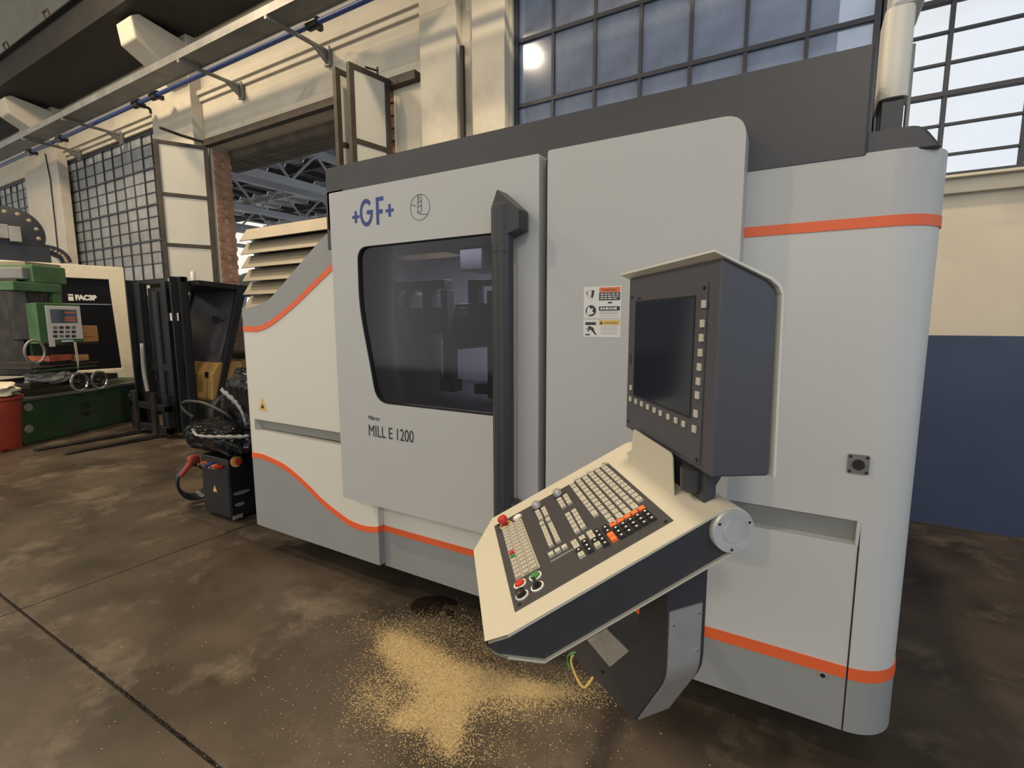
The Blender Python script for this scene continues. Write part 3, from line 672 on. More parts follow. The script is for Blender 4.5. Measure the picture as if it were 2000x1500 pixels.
# ------------------------------------------------------------------ operator console on its swing arm
KO = (-.182, 1.002, 0); K = Frame(KO, 38); TH = math.radians(27.3)
con = thing('operator_console', 'operator console with cream keyboard tray and dark upright screen box on a black arm', 'control console', KO, 38)
def kP(s_, o=0): return (-.354 + s_ * math.cos(TH) - o * math.sin(TH), 1.06 + s_ * math.sin(TH) + o * math.cos(TH))
HC = (.0385, 1.2175); HR = .0435
def kp(u, v, o=0.0):
    d = K.M @ ray(u, v); og = K.M @ (np.array([0, 0, H]) - K.O)
    n_ = np.array([-math.sin(TH), 0, math.cos(TH)]); p0 = np.array([-.354, 0, 1.06]) + n_ * o
    q = og + (n_ @ (p0 - og)) / (n_ @ d) * d; e = q - np.array([-.354, 0, 1.06])
    return float(e[0] * math.cos(TH) + e[2] * math.sin(TH)), float(q[1])
def tray_profile(ins=0.0):
    P = [kP(-.067, -ins)]
    a0 = TH + math.pi / 2
    for k in range(15): a = a0 - math.pi * k / 14; P.append((HC[0] + (HR - ins) * math.cos(a), HC[1] + (HR - ins) * math.sin(a)))
    i = ins
    P += [(-.308 + .3 * i, .988 + 1.1 * i), (-.396 + .6 * i, 1.008 + .9 * i), (-.409 + i, 1.017 + .6 * i)]
    P[0] = (P[0][0] + i, P[0][1]); return P
def cut(mb, fill=True):
    for p, n_ in (((-.378, .345, 0), (-.075, .06, 0)), ((-.39, -.087, 0), (-.018, -.042, 0))):
        g = mb.b.verts[:] + mb.b.edges[:] + mb.b.faces[:]
        # far front corner and small near front corner taken off
        if n_[1] > 0: p, n_ = (-.3815, .347, 0), (-.127, .0605, 0)
        bmesh.ops.bisect_plane(mb.b, geom=g, plane_co=p, plane_no=n_, clear_outer=True)
        if fill: bmesh.ops.holes_fill(mb.b, edges=[e for e in mb.b.edges if len(e.link_faces) == 1], sides=0)
    return mb
cut(MB().prism(tray_profile(.0045), a=-.088, b=.397)).build('tray_side', M_black if False else M_dark, con)
shell = cut(MB().prism(tray_profile(0), [tray_profile(.004)], a=-.094, b=.403), False).build('tray_shell', M_cream, con, smooth=True)
# pivot disc
hub = MB().lathe([(.001, -.104), (.020, -.104), (.0215, -.1015), (.027, -.1015), (.0275, -.1025), (.0395, -.1025), (.0405, -.101), (.0405, -.088)], (HC[0], 0, HC[1]), 'y', 40).build('pivot_disc', M_cast, con, smooth=True)
for a in (95 + 55, 30, 265):
    a = math.radians(a); MB().lathe([(.0005, -.1032), (.0026, -.1032), (.0026, -.1)], (HC[0] + .0335 * math.cos(a), 0, HC[1] + .0335 * math.sin(a)), 'y', 12).build('screw', M_black, hub)
# keyboard plate, tilted with the tray
kb = MB().box(0, .345, -.045, .345, .0, .0032).build('keyboard_panel', M_dark2, con, .001)
KM = Matrix(((math.cos(TH), 0, -math.sin(TH), -.354), (0, 1, 0, 0), (math.sin(TH), 0, math.cos(TH), 1.06), (0, 0, 0, 1)))
kb.matrix_local = KM
kcache = {}
def key(s_, y_, m, ws=.0142, wy=.0172, legend=True, leg=None, name='key'):
    kk = (m.name, round(ws, 4), round(wy, 4), legend)
    if kk not in kcache:
        b = MB().box(-ws / 2, ws / 2, -wy / 2, wy / 2, 0, .0055)
        for v_ in b.b.verts:
            if v_.co.z > .004: v_.co.x *= .86; v_.co.y *= .88
        if legend: b.quad((-.0018, -.0026, .00565), (.0022, -.0026, .00565), (.0022, .0026, .00565), (-.0018, .0026, .00565))
        o = b.build(name, m, kb)
        if legend:
            o.data.materials.append(leg or M_keyl); o.data.polygons[len(o.data.polygons) - 1].material_index = 1
        kcache[kk] = o.data
    else:
        o = bpy.data.objects.new(name, kcache[kk]); COL.objects.link(o); o.parent = kb
    o.location = (s_, y_, .0032); return o
def krun(p, q, n, m=None, **kw):
    a, b = kp(*p), kp(*q)
    for i in range(n):
        t = i / max(1, n - 1); key(a[0] + (b[0] - a[0]) * t, a[1] + (b[1] - a[1]) * t, m or M_key, **kw)
def kcol(s0, s1, y0, y1, n, m=None, **kw):
    for i in range(n):
        t = i / max(1, n - 1); key(s0 + (s1 - s0) * t, y0 + (y1 - y0) * t, m or M_key, **kw)
key(.336, .344, M_key, ws=.013)
for r in range(6):
    s_ = .3275 - .0192 * r
    if r == 5:
        y = .338
        for wdt in (.0185, .0185, .029, .029, .029, .0185, .0185, .0185, .027):
            key(s_, y - wdt / 2, M_key, wy=wdt - .0028); y -= wdt
            y -= .002
    else:
        n = 12; y0, y1 = (.337, .085) if r == 0 else (.345 - .004 * (r % 2), .098 - .003 * r)
        for i in range(n): key(s_, y0 + (y1 - y0) * i / (n - 1), M_key, wy=.0175)
        if r: key(s_, .072 - .003 * r, M_key, wy=.026)
for i in range(5):
    s_ = .3165 - .0172 * i
    key(s_, .0465, M_keyo, wy=.0165, legend=False)
    for j in range(3): key(s_, .029 - .0172 * j, M_keyb, wy=.0155, leg=M_paper) if not (i == 4 and j == 0) else key(s_, .029, M_keyb, wy=.0155, leg=M_key)
key(.231, .051, M_keyb, leg=M_paper); key(.231, .034, M_keyb, leg=M_paper); key(.231, .0165, M_keyo, legend=False); key(.231, -.001, M_keyo, legend=False)
for y_ in (.052, .034, .0165, -.001): key(.212, y_, M_keyb, leg=M_paper)
for s_, ms in ((.198, (M_key, M_key, M_keyb, M_key)), (.179, (M_key, M_keyb, M_keyb, M_keyb)), (.160, (M_key, M_key, M_keyb, M_key))):
    for i, m_ in enumerate(ms): key(s_, (.062 if s_ > .19 else .060) - .0178 * i, m_, leg=M_paper if m_ is M_keyb else None)
krun((1112, 1010), (1129, 1041), 5, ws=.013); krun((1124, 1003), (1141, 1033), 5, ws=.013)
krun((1095, 980), (1102, 992), 3, ws=.013); krun((1107, 973), (1114, 985), 3, ws=.013)
krun((1052, 1004), (1058, 1016), 3, ws=.012); krun((1061, 1027), (1061, 1027), 1, ws=.012); krun((1065, 1036), (1078, 1068), 6, ws=.012, wy=.0155)
krun((1064, 998), (1069, 1009), 3, ws=.012); krun((1073, 1019), (1073, 1019), 1, ws=.012); krun((1078, 1029), (1092, 1060), 6, ws=.012, wy=.0155)
krun((1079, 1087), (1105, 1073), 3, legend=False, ws=.0135, wy=.0145)
MB().box(.098, .152, .043, .0455, .0032, .0045).build('seam_strip', M_alu, kb)
# function-key field: pale membrane with three columns of small keys
ff = MB().box(.018, .0745, .046, .302, .0032, .0046).build('function_field', M_ffd, kb)
for i in range(15):
    for j in range(3):
        m_ = M_key
        if j == 0 and i == 8: m_ = M_red
        if j == 0 and i == 9: m_ = M_green
        o = key(.0265 + .0185 * j, .293 - .0171 * i, m_, ws=.012, wy=.0125, legend=m_ is M_key); o.location.z = .0040
# push buttons, override knobs, selector
def knob(u, v, prof, m, name, ringm=None, rr=.014):
    s_, y_ = kp(u, v, .004)
    if ringm is not None: base = MB().lathe([(rr, .0032), (rr, .006), (rr * .8, .0065), (rr * .8, .0032)], (s_, y_, 0), 'z', 24).build('ring', ringm, kb, smooth=True)
    return MB().lathe(prof, (s_, y_, 0), 'z', 24).build(name, m, kb, smooth=True), (s_, y_)
knob(988, 1026, [(.006, .0032), (.0065, .014), (.0125, .016), (.0130, .026), (.010, .030), (.001, .031)], M_red, 'emergency_stop', M_pyellow, .0165)
knob(1011, 1011, [(.0105, .0032), (.0105, .008), (.001, .0085)], M_paper, 'white_button', M_alu, .0135)
knob(1016, 1141, [(.0098, .0032), (.0098, .009), (.001, .0095)], M_red, 'red_button', M_paper, .0138)
knob(1046, 1126, [(.0098, .0032), (.0098, .009), (.001, .0095)], M_green, 'green_button', M_paper, .0138)
knob(1020, 1163, [(.0100, .0032), (.0098, .016), (.001, .018)], M_black, 'black_button', M_paper, .0138)
_, (ks, ky) = knob(1050, 1146, [(.0095, .0032), (.0095, .009), (.001, .0095)], M_black, 'selector', M_paper, .0138)
MB().box(ks - .003, ks + .0035, ky - .006, ky + .014, .009, .019).build('selector_grip', M_black, kb, .001)
for u, v in ((1050, 991), (1091, 967)):
    knob(u, v, [(.0105, .0032), (.0115, .0035), (.0105, .018), (.009, .0205), (.001, .021)], M_alu, 'override_knob', M_dark, .0125)
for s_, y_ in ((.012, -.034), (.332, -.034), (.012, .334), (.335, .335)):
    MB().lathe([(.0035, .0032), (.0035, .0052), (.001, .0056)], (s_, y_, 0), 'z', 12).build('screw', M_black, kb)
# slot with sheet flap standing in it
sl = MB().box(.370, .394, .028, .292, .0003, .0012).build('slot', M_black, con); sl.matrix_local = KM
gv = MB().box(.3735, .391, .032, .268, .0012, .0022).build('slot_trim', mat('slot_beige', (.62, .54, .42), .5), con); gv.matrix_local = KM  # beige inset in the slot
MB().prism(round_poly([(.031, 1.236), (.272, 1.240), (.264, 1.331), (.046, 1.325)], [0, 0, .014, .014]), ax='x', a=-.014, b=-.0115).build('sheet_holder', M_cream, con)
# screen box
SP = [(0, 1.315), (0, 1.705), (.085, 1.668), (.100, 1.655), (.106, 1.64), (.112, 1.313)]
MB().prism(SP, a=-.083, b=.352).build('screen_housing', M_scr, con, .004)
bz = MB().box(-.003, .002, -.043, .332, 1.327, 1.668).build('screen_bezel', M_scr, con, .001)
MB().box(-.0042, -.002, 0, .293, 1.413, 1.640).build('screen', M_screen, bz)
MB().box(-.0038, -.002, -.004, .297, 1.408, 1.413).box(-.0038, -.002, -.004, .297, 1.640, 1.645).box(-.0038, -.002, -.004, 0, 1.413, 1.64).box(-.0038, -.002, .293, .297, 1.413, 1.64).build('screen_frame', M_black, bz)
def sbtn(u, v, w_=.0145):
    q = K.at(u, v, 0, -.004); y_, z_ = q[1], q[2]
    MB().box(-.0072, -.003, y_ - w_ / 2, y_ + w_ / 2, z_ - w_ / 2, z_ + w_ / 2).build('soft_key', M_key, bz, .001, seg=1)
for u, v in ((1376, 594), (1373, 632), (1371, 660), (1369, 689), (1367, 717), (1365, 745), (1363, 772), (1360, 808), (1357, 838)): sbtn(u, v)
for u, v in ((1336, 828), (1321, 821), (1306, 814), (1291, 807), (1279, 801), (1266, 795), (1254, 789), (1243, 784), (1232, 779)): sbtn(u, v, .0125)
sbtn(1233, 757, .0125)
for y_, z_ in ((-.034, 1.335), (-.034, 1.657), (.322, 1.655), (.322, 1.337)): MB().lathe([(.0035, -.0052), (.0035, -.002)], (0, y_, z_), 'x', 10).build('screw', M_black, bz)
MB().box(-.0035, -.002, .316, .322, 1.487, 1.512).build('card_slot', M_black, bz)
MB().box(-.0035, -.0028, .262, .289, 1.648, 1.652).build('maker_mark', M_black, bz)
HD = [(-.018, 1.7135), (.088, 1.668), (.104, 1.656), (.1115, 1.642), (.118, 1.312)]
MB().prism(HD + [(.1235, 1.312), (.117, 1.643), (.108, 1.661), (.091, 1.673), (-.018, 1.7175)], a=-.089, b=.372).build('screen_hood', M_white, con, .0008)
MB().prism([(.010, 1.32), (.055, 1.32), (.034, 1.285), (.034, 1.20), (.010, 1.22)], a=-.045, b=.33).build('neck', M_dark, con, .004)
MB().lathe([(.016, 1.262), (.022, 1.268), (.024, 1.31)], (.005, -.005, 0), 'z', 20).build('neck_joint', M_dark, con, smooth=True)
# swing arm: own heading
AO = (-.2088, .9811); AD = 53.4 - 38
c_, s__ = math.cos(math.radians(38)), math.sin(math.radians(38))
dx, dy = AO[0] - KO[0], AO[1] - KO[1]; ax_, ay_ = dx * c_ + dy * s__, -dx * s__ + dy * c_
MA = Matrix.Translation((ax_, ay_, 0)) @ Matrix.Rotation(math.radians(AD), 4, 'Z')
prof = round_poly([(0, 1.19), (0, .853), (.092, .685), (.50, .645), (.50, .80), (.30, .845), (.093, .850), (.090, 1.0), (.09, 1.19)], [0, .03, 0, 0, 0, 0, .03, 0, 0])
arm = MB().prism(prof, ax='x', a=0, b=.105, M=MA).build('swing_arm', M_dark, con, .003)
stp = round_poly([(0.0, 1.005), (0, .853), (.088, .692)], [0, .03, 0], 8)
sp2 = [(p[0] - .0025, p[1] - .001) for p in stp]
MB().prism(stp + list(reversed(sp2)), ax='x', a=.005, b=.092, M=MA).build('cover_strip', M_alu, arm)
MB().prism([(.298, .757), (.21, .842), (.118, .842), (.191, .752)], ax='x', a=-.003, b=.001, M=MA).build('cover_plate', M_alu, arm)
for y_, z_, in ((.235, .80), (.27, .765), (.20, .765)): MB().lathe([(.003, -.0045), (.003, -.002)], (0, y_, z_), 'x', 10, M=MA).build('screw', M_chrome, arm)
for x_, z_ in ((.015, .975), (.082, .985), (.082, .90)): MB().lathe([(.003, -.0045), (.003, -.001)], (x_, 0, z_), 'y', 10, M=MA).build('screw', M_chrome, arm)
MB().lathe([(.004, -.004), (.004, .0)], (0, .225, .715), 'x', 10, M=MA).build('bolt', M_black, arm)
MB().tube(smoothpts([(.05, .12, .95), (.05, .06, .93), (.03, .085, .97), (.05, .05, 1.08)], 5), .006, 8).build('lead', M_black, arm)
MB().tube(smoothpts([MA @ Vector(p) for p in ((.03, .365, .69), (-.006, .372, .655), (-.006, .352, .622), (-.006, .315, .612), (-.006, .288, .632), (.03, .29, .67))], 6), .0034, 8).build('cable_loop', M_pyellow, arm, smooth=True)
MB().tube(smoothpts([MA @ Vector(p) for p in ((.03, .34, .69), (-.012, .368, .672), (-.014, .380, .645), (-.012, .368, .625))], 6), .0032, 8).build('earth_lead', M_green, arm, smooth=True)
# bracket that carries the arm on the machine
q0 = MA @ Vector((.05, .46, .73)); 
wq = Matrix.Translation(KO) @ Matrix.Rotation(math.radians(38), 4, 'Z'); e0 = wq.inverted() @ Vector((-.62, 1.945, .76))
MB().tube([q0, e0], .035, 12).build('support_tube', M_dark, con)

# ------------------------------------------------------------------ floor litter: sawdust, oil, chips
def litter(name, blobs, n, m, s0, s1, parent=None):
    V, Fc = [], []
    wts = np.array([b[4] for b in blobs], float); wts /= wts.sum(); idx = rng.choice(len(blobs), n, p=wts)
    for i in idx:
        u0, v0, su, sv = blobs[i][:4]
        u = u0 + rng.normal() * su; v = v0 + rng.normal() * sv
        if v < 1160 + 60 * rng.random(): continue
        q = at(u, v, 2, 0.0); s_ = s0 + (s1 - s0) * rng.random() ** 3; k = len(V)
        a = rng.random() * 6.283
        for j in range(3):
            an = a + j * 2.094 + rng.normal() * .3; V.append((q[0] + s_ * math.cos(an), q[1] + s_ * math.sin(an), .0006 + rng.random() * s_ * .5))
        V.append((q[0], q[1], .001 + s_ * (.3 + .5 * rng.random())))
        Fc += [(k, k + 1, k + 3), (k + 1, k + 2, k + 3), (k + 2, k, k + 3)]
    me = bpy.data.meshes.new(name); me.from_pydata(V, [], Fc); me.materials.append(m)
    o = bpy.data.objects.new(name, me); COL.objects.link(o); return o
SB = [(520, 1330, 260, 110, .5), (900, 1440, 160, 40, 1.0), (250, 1200, 180, 60, .12),
      (770, 1258, 18, 16, 6), (795, 1275, 24, 20, 9), (825, 1295, 28, 20, 11), (858, 1318, 32, 20, 12), (895, 1338, 30, 20, 12), (935, 1330, 34, 14, 8), (975, 1338, 32, 12, 7), (1020, 1345, 30, 9, 5), (1065, 1350, 30, 8, 3),
      (865, 1355, 26, 22, 9), (880, 1385, 22, 24, 8), (850, 1385, 16, 20, 5), (862, 1420, 15, 26, 4.5), (885, 1425, 10, 26, 3.5), (812, 1400, 18, 12, 4), (790, 1410, 16, 10, 2.5), (838, 1375, 22, 18, 4),
      (750, 1350, 38, 36, 3), (735, 1370, 30, 26, 1.6), (1000, 1372, 60, 16, 3.5), (900, 1370, 110, 50, 4), (1120, 1352, 50, 16, 2), (1150, 1330, 40, 24, 1), (830, 1215, 80, 16, 3.0), (960, 1265, 60, 22, 2.5), (880, 1470, 60, 22, 1.2), (830, 1250, 60, 20, 2.5)]
sd = litter('sawdust', SB, 170000, M_sawd, .0011, .0050)
tag(sd, 'scattered yellow sawdust spilled on the dark concrete in front of the machine', 'sawdust', kind='stuff')
# low heap under the loose grains
def heap(name, pts, m, hgt, lab, cat, kind=None, seed=1):
    q = [at(u, v, 2, 0.0) for u, v in pts]; P = smoothpts([(a[0], a[1]) for a in q] + [(q[0][0], q[0][1])], 6)[:-1]
    r = random.Random(seed); c = np.mean(np.array(P), 0); mb = MB(); rings = []
    for t, z in ((1, .0004), (.86, hgt * .5), (.6, hgt * .85), (.3, hgt)):
        rings.append([mb.b.verts.new((c[0] + (p[0] - c[0]) * t * (1 + r.uniform(-.05, .05)), c[1] + (p[1] - c[1]) * t * (1 + r.uniform(-.05, .05)), z * (1 if t == 1 else r.uniform(.7, 1.2)))) for p in P])
    n = len(P)
    for i in range(3):
        for k in range(n): mb.b.faces.new((rings[i][k], rings[i][(k + 1) % n], rings[i + 1][(k + 1) % n], rings[i + 1][k]))
    mb.b.faces.new(rings[3]); o = mb.build(name, m, None, smooth=True); return tag(o, lab, cat, kind=kind)
heap('oil_stain', [(800, 1185), (815, 1170), (850, 1163), (885, 1170), (892, 1182), (870, 1180), (860, 1195), (840, 1206), (812, 1204)], M_stain, .0012, 'dark curved oil stain on the concrete under the machine edge', 'stain', 'stuff')
heap('oil_stain', [(862, 1192), (880, 1190), (893, 1205), (878, 1206)], M_stain, .0012, 'small dark oil spot right of the larger oil stain', 'stain', 'stuff', 3)
cr = MB()
for (u0, v0), (u1, v1), n, wd in (((110, 1260), (420, 1500), 200, .009), ((0, 1155), (45, 1192), 30, .01)):
    for i in range(n):
        t = random.random(); q = at(u0 + (u1 - u0) * t, v0 + (v1 - v0) * t, 2, 0); yj = .85
        x = q[0]; s_ = random.uniform(.002, .008); yj += random.gauss(0, wd) * .5
        cr.prism([(x + s_ * .9 * math.cos(q_), yj + s_ * .5 * math.sin(q_)) for q_ in (0.2, 1.3, 2.6, 3.9, 5.1)], ax='z', a=.0001, b=.0012)
tag(cr.build('joint_debris', M_joint, floor), kind='stuff')

# ------------------------------------------------------------------ black service cabinet and film-wrapped bundle left of the machine
CB = (-4.05, 2.45)
cab = thing('service_cabinet', 'small black service cabinet with coloured couplings and a red button beside the big machine', 'cabinet', (CB[0], CB[1], 0))
def co_(mb, name, m, parent=None, **k): return mb.build(name, m, parent or cab, off=(CB[0], CB[1], 0), **k)
co_(MB().box(-4.235, -3.842, 2.148, 2.85, .03, .515), 'body', M_black, bev=.006)
co_(MB().box(-4.225, -3.852, 2.143, 2.15, .045, .44), 'door', M_fork, bev=.002)
for i, (u, v, m_) in enumerate(((398, 905, M_keyo), (408, 907, M_navy), (419, 911, M_keyo), (428, 913, M_red))):
    q = at(u, v, 1, 2.13)
    cq = co_(MB().lathe([(.014, 2.10), (.017, 2.125), (.017, 2.15)], (q[0], 0, q[2]), 'y', 14), 'coupling', m_, smooth=True)
    co_(MB().lathe([(.010, 2.085), (.012, 2.102)], (q[0], 0, q[2] + .003), 'y', 12), 'coupling_end', M_chrome, cq, smooth=True)
q = at(461, 901, 0, -3.84)
e_ = co_(MB().lathe([(.045, -3.842), (.045, -3.832), (.0, -3.832)], (0, q[1], q[2]), 'x', 20), 'button_plate', M_pyellow, smooth=True)
co_(MB().lathe([(.02, -3.834), (.028, -3.80), (.001, -3.795)], (0, q[1], q[2]), 'x', 18), 'red_button', M_red, e_, smooth=True)
q = at(420, 955, 1, 2.142)
co_(MB().prism([(q[0] - .028, q[2] - .022), (q[0] + .028, q[2] - .022), (q[0], q[2] + .03)], a=2.140, b=2.143), 'warning_triangle', M_pyellow)
for (u0, v0, u1, v1, m_, nm) in ((455, 953, 488, 970, M_steelg, 'oval_badge'), (459, 978, 478, 991, M_steelg, 'oval_badge'), (455, 1002, 474, 1016, M_alu, 'rating_plate')):
    a_, b_ = at(u0, v1, 0, -3.84), at(u1, v0, 0, -3.84); a2, b2 = at(u0, (v0 + v1) / 2, 0, -3.84), at(u1, (v0 + v1) / 2, 0, -3.84)
    zc = at((u0 + u1) / 2, (v0 + v1) / 2, 0, -3.84)[2]; hh = abs(b_[2] - a_[2]) / 2; y0, y1 = a2[1], b2[1]
    pl_ = [(y0 + (y1 - y0) * (.5 + .5 * math.cos(t * math.pi / 10)), zc + hh * math.sin(t * math.pi / 10)) for t in range(20)] if nm == 'oval_badge' else [(y0, zc - hh), (y1, zc - hh), (y1, zc + hh), (y0, zc + hh)]
    co_(MB().prism(pl_, ax='x', a=-3.842, b=-3.834), nm, m_)
for x in (-4.2, -3.88):
    for y in (2.2, 2.8): co_(MB().lathe([(.025, 0), (.025, .03)], (x, y, 0), 'z', 12), 'foot', M_black)
# coil of hose hung on its left side, with a red lever
coil = MB(); cq_ = at(378, 938, 1, 2.25)
for k in range(4):
    pts = [(cq_[0] + .04 - .022 * k + .04 * math.cos(t), cq_[1] + (.13 - .008 * k) * math.cos(t), cq_[2] + (.165 - .010 * k) * math.sin(t)) for t in np.linspace(0, 2 * math.pi, 25)[:-1]]
    coil.tube(pts, .012, 8, closed=True)
tag(coil.build('hose_coil', M_black, None, smooth=True), 'coil of black hose hanging on the left side of the small black cabinet', 'hose')
hv = at(378, 897, 1, 2.18); h2 = at(353, 930, 1, 2.1)
lv_ = thing('valve_lever', 'red lever with rounded hub sticking out left of the small black cabinet', 'lever', tuple(hv))
MB().lathe([(.01, -.045), (.034, -.035), (.042, 0), (.034, .035), (.01, .045)], (0, 0, 0), 'y', 18).build('hub', M_redtub, lv_, smooth=True)
MB().tube([(0, 0, 0), (h2[0] - hv[0], h2[1] - hv[1], h2[2] - hv[2])], [.03, .018], 10).build('lever_arm', M_redtub, lv_, smooth=True)

from mathutils import noise as mnoise
def lump(name, c, r, m, seed, amp=.12, freq=3.0, squash=None, parent=None, sub=5, crease=True, box=.55):
    b = bmesh.new(); bmesh.ops.create_icosphere(b, subdivisions=sub, radius=1.0)
    for v in b.verts:
        p = v.co.copy(); q = Vector([math.copysign(abs(k) ** box, k) for k in p])   # boxier than a ball
        d = mnoise.noise(p * freq + Vector((seed, 0, 0))); d2 = abs(mnoise.noise(p * freq * 2.6 + Vector((0, seed, 0))))
        q *= 1 + amp * d - amp * .5 * d2
        if squash: q = squash(q)
        v.co = Vector((c[0] + q.x * r[0], c[1] + q.y * r[1], c[2] + q.z * r[2]))
    mb = MB(); mb.b.free(); mb.b = b
    o = mb.build(name, m, parent, smooth=True)
    return o
wb = lump('wrapped_bundle', (-4.03, 2.46, .655), (.42, .39, .13), M_wrap, 3, .16, 2.6)
tag(wb, 'glossy black film-wrapped bundle lying on top of the small black cabinet', 'bundle')
w2 = lump('wrapped_bundle', (-3.93, 2.62, .95), (.40, .30, .30), M_wrap, 9, .20, 2.2, squash=lambda q: Vector((q.x * (1.0 - .45 * max(0, q.z)) + .15 * q.z, q.y, q.z)))
tag(w2, 'peaked black film-wrapped bundle stacked over the lower wrapped one', 'bundle')
w3 = lump('wrapped_bundle', (-4.5, 3.75, .62), (.42, .34, .80), M_wrap, 14, .10, 2.2)
tag(w3, 'tall black film-wrapped stack standing behind the two smaller wrapped bundles', 'bundle')
def band(pts, wd, name, lab, y):
    P = [at(u, v, 1, y) for u, v in pts]; P = smoothpts(P, 6); mb = MB(); L = []
    for i, p in enumerate(P):
        ww = wd * (.75 + .25 * math.sin(i * 1.7)) * (.4 if i in (0, len(P) - 1) else 1)
        L.append([mb.b.verts.new(Vector(p) + Vector((0, o_, ww * s_))) for s_, o_ in ((-1, 0), (0, -.012), (1, 0), (0, .012))])
    for i in range(len(L) - 1):
        for k in range(4): mb.b.faces.new((L[i][k], L[i][(k + 1) % 4], L[i + 1][(k + 1) % 4], L[i + 1][k]))
    mb.b.faces.new(L[0]); mb.b.faces.new(L[-1][::-1]); return mb
P1 = band([(376, 838), (385, 850), (410, 853), (440, 853), (472, 853), (486, 851)], .017, '', '', 2.04).build('film_band', M_clear, wb)
P2 = band([(432, 762), (448, 775), (463, 790), (474, 808), (481, 830)], .035, '', '', 2.22).build('film_band', M_clear, w2)
hz_ = at(355, 792, 1, 2.1)
tag(MB().tube(smoothpts([at(378, 815, 1, 2.12), at(362, 803, 1, 2.1), at(355, 791, 1, 2.1), at(365, 784, 1, 2.1), at(392, 786, 1, 2.1), at(420, 797, 1, 2.12), at(448, 813, 1, 2.15), at(466, 832, 1, 2.22)], 6), .012, 8).build('hose', M_rubber, None, smooth=True), 'loop of dark hose arching over the film-wrapped bundle', 'hose')

# ------------------------------------------------------------------ forklift in the doorway
FO = (-7.75, 3.6)
fk = thing('forklift', 'black forklift truck with tall mast and cab parked in the doorway, forks on the floor', 'forklift', (FO[0], FO[1], 0))
def fo(mb, name, m, parent=None, **k): return mb.build(name, m, parent or fk, off=(FO[0], FO[1], 0), **k)
for x in (-8.36, -7.16):
    fo(MB().box(x, x + .10, 3.50, 3.58, .05, 2.17).box(x, x + .03, 3.42, 3.64, .05, 2.17), 'mast_rail', M_fork, bev=.004)
for x in (-8.12, -7.42):
    fo(MB().box(x, x + .11, 3.44, 3.54, .08, 2.12), 'inner_rail', M_fork, bev=.004)
fo(MB().box(-8.36, -7.06, 3.52, 3.60, 2.10, 2.17), 'mast_crosshead', M_fork, bev=.004)
fo(MB().box(-8.3, -7.1, 3.50, 3.56, .9, 1.0), 'mast_crossbar', M_fork, bev=.004)
fo(MB().lathe([(.06, .1), (.06, 2.0)], (-7.76, 3.54, 0), 'z', 16), 'lift_cylinder', M_fork, smooth=True)
fo(MB().box(-8.0, -7.35, 3.54, 3.56, .5, 2.05), 'mast_guard', M_fork)
fo(MB().box(-8.33, -7.3, 3.33, 3.40, .38, .46).box(-8.33, -7.3, 3.33, 3.40, .08, .16).box(-8.33, -8.26, 3.33, 3.40, .08, .6).box(-7.37, -7.3, 3.33, 3.40, .08, .6), 'fork_carriage', M_fork, bev=.003)
for (x, tip) in ((-8.15, at(62, 880, 2, 0)), (-7.62, at(130, 890, 2, 0))):
    f_ = fo(MB().prism([(3.34, .62), (3.30, .62), (3.29, .06), (tip[1] + .02, .022), (tip[1], .010), (3.34, .010)], ax='x', a=x - .05, b=x + .05), 'fork', M_greasy, bev=.003)
fo(MB().tube(smoothpts([(-7.98, 3.40, 1.28), (-7.96, 3.39, 1.2), (-7.95, 3.38, .9), (-7.90, 3.38, .62)], 6), .028, 8), 'hydraulic_hose', M_steelg, smooth=True)
fo(MB().box(-7.32, -7.10, 3.47, 3.475, 1.60, 1.70), 'white_sticker', M_paper)
fo(MB().box(-7.34, -7.14, 3.50, 3.515, 2.115, 2.155), 'white_sticker', M_paper)
# cab: roof, pillars, glazing, seat, counterweight, wheels
fo(MB().prism([(3.66, 2.06), (3.66, 2.13), (4.2, 2.10), (5.5, 2.04), (5.5, 1.98), (4.2, 2.03)], ax='x', a=-8.2, b=-6.93), 'overhead_guard', M_fork, bev=.01)
for x in (-8.2, -7.0):
    fo(MB().prism([(3.78, .5), (3.86, .5), (4.32, 2.03), (4.20, 2.05)], ax='x', a=x, b=x + .07), 'front_pillar', M_fork, bev=.006)
    fo(MB().prism([(5.3, 1.0), (5.38, 1.0), (5.42, 2.0), (5.32, 2.0)], ax='x', a=x, b=x + .07), 'rear_pillar', M_fork, bev=.006)
fo(MB().prism([(3.80, .75), (3.81, .75), (4.24, 2.03), (4.23, 2.03)], ax='x', a=-8.1, b=-7.0), 'windscreen', G_cab)
fo(MB().prism([(3.84, .42), (3.74, .52), (3.76, .86), (3.86, 1.02), (4.2, 1.02), (4.3, .42)], ax='x', a=-7.85, b=-6.96), 'yellow_cowl', M_fyellow, bev=.02)
fo(MB().box(-7.3, -7.05, 3.755, 3.765, .62, .66).box(-7.12, -7.04, 3.755, 3.765, .82, .9), 'cowl_marking', M_black)
fo(MB().box(-8.15, -6.95, 3.72, 5.2, .18, .42), 'chassis', M_fork, bev=.02)
fo(MB().prism([(4.9, .25), (5.75, .35), (5.8, .95), (5.5, 1.1), (4.9, 1.05)], ax='x', a=-8.15, b=-7.0), 'counterweight', M_fyellow, bev=.04)
fo(MB().box(-7.85, -7.4, 4.55, 5.05, 1.0, 1.12).box(-7.85, -7.4, 4.98, 5.08, 1.1, 1.55), 'seat', M_black, bev=.03)
fo(MB().tube([(-7.6 + .17 * math.cos(t), 4.22 + .06 * math.sin(t), 1.22 + .16 * math.sin(t)) for t in np.linspace(0, 6.283, 21)[:-1]], .014, 8, closed=True), 'steering_wheel', M_black, smooth=True)
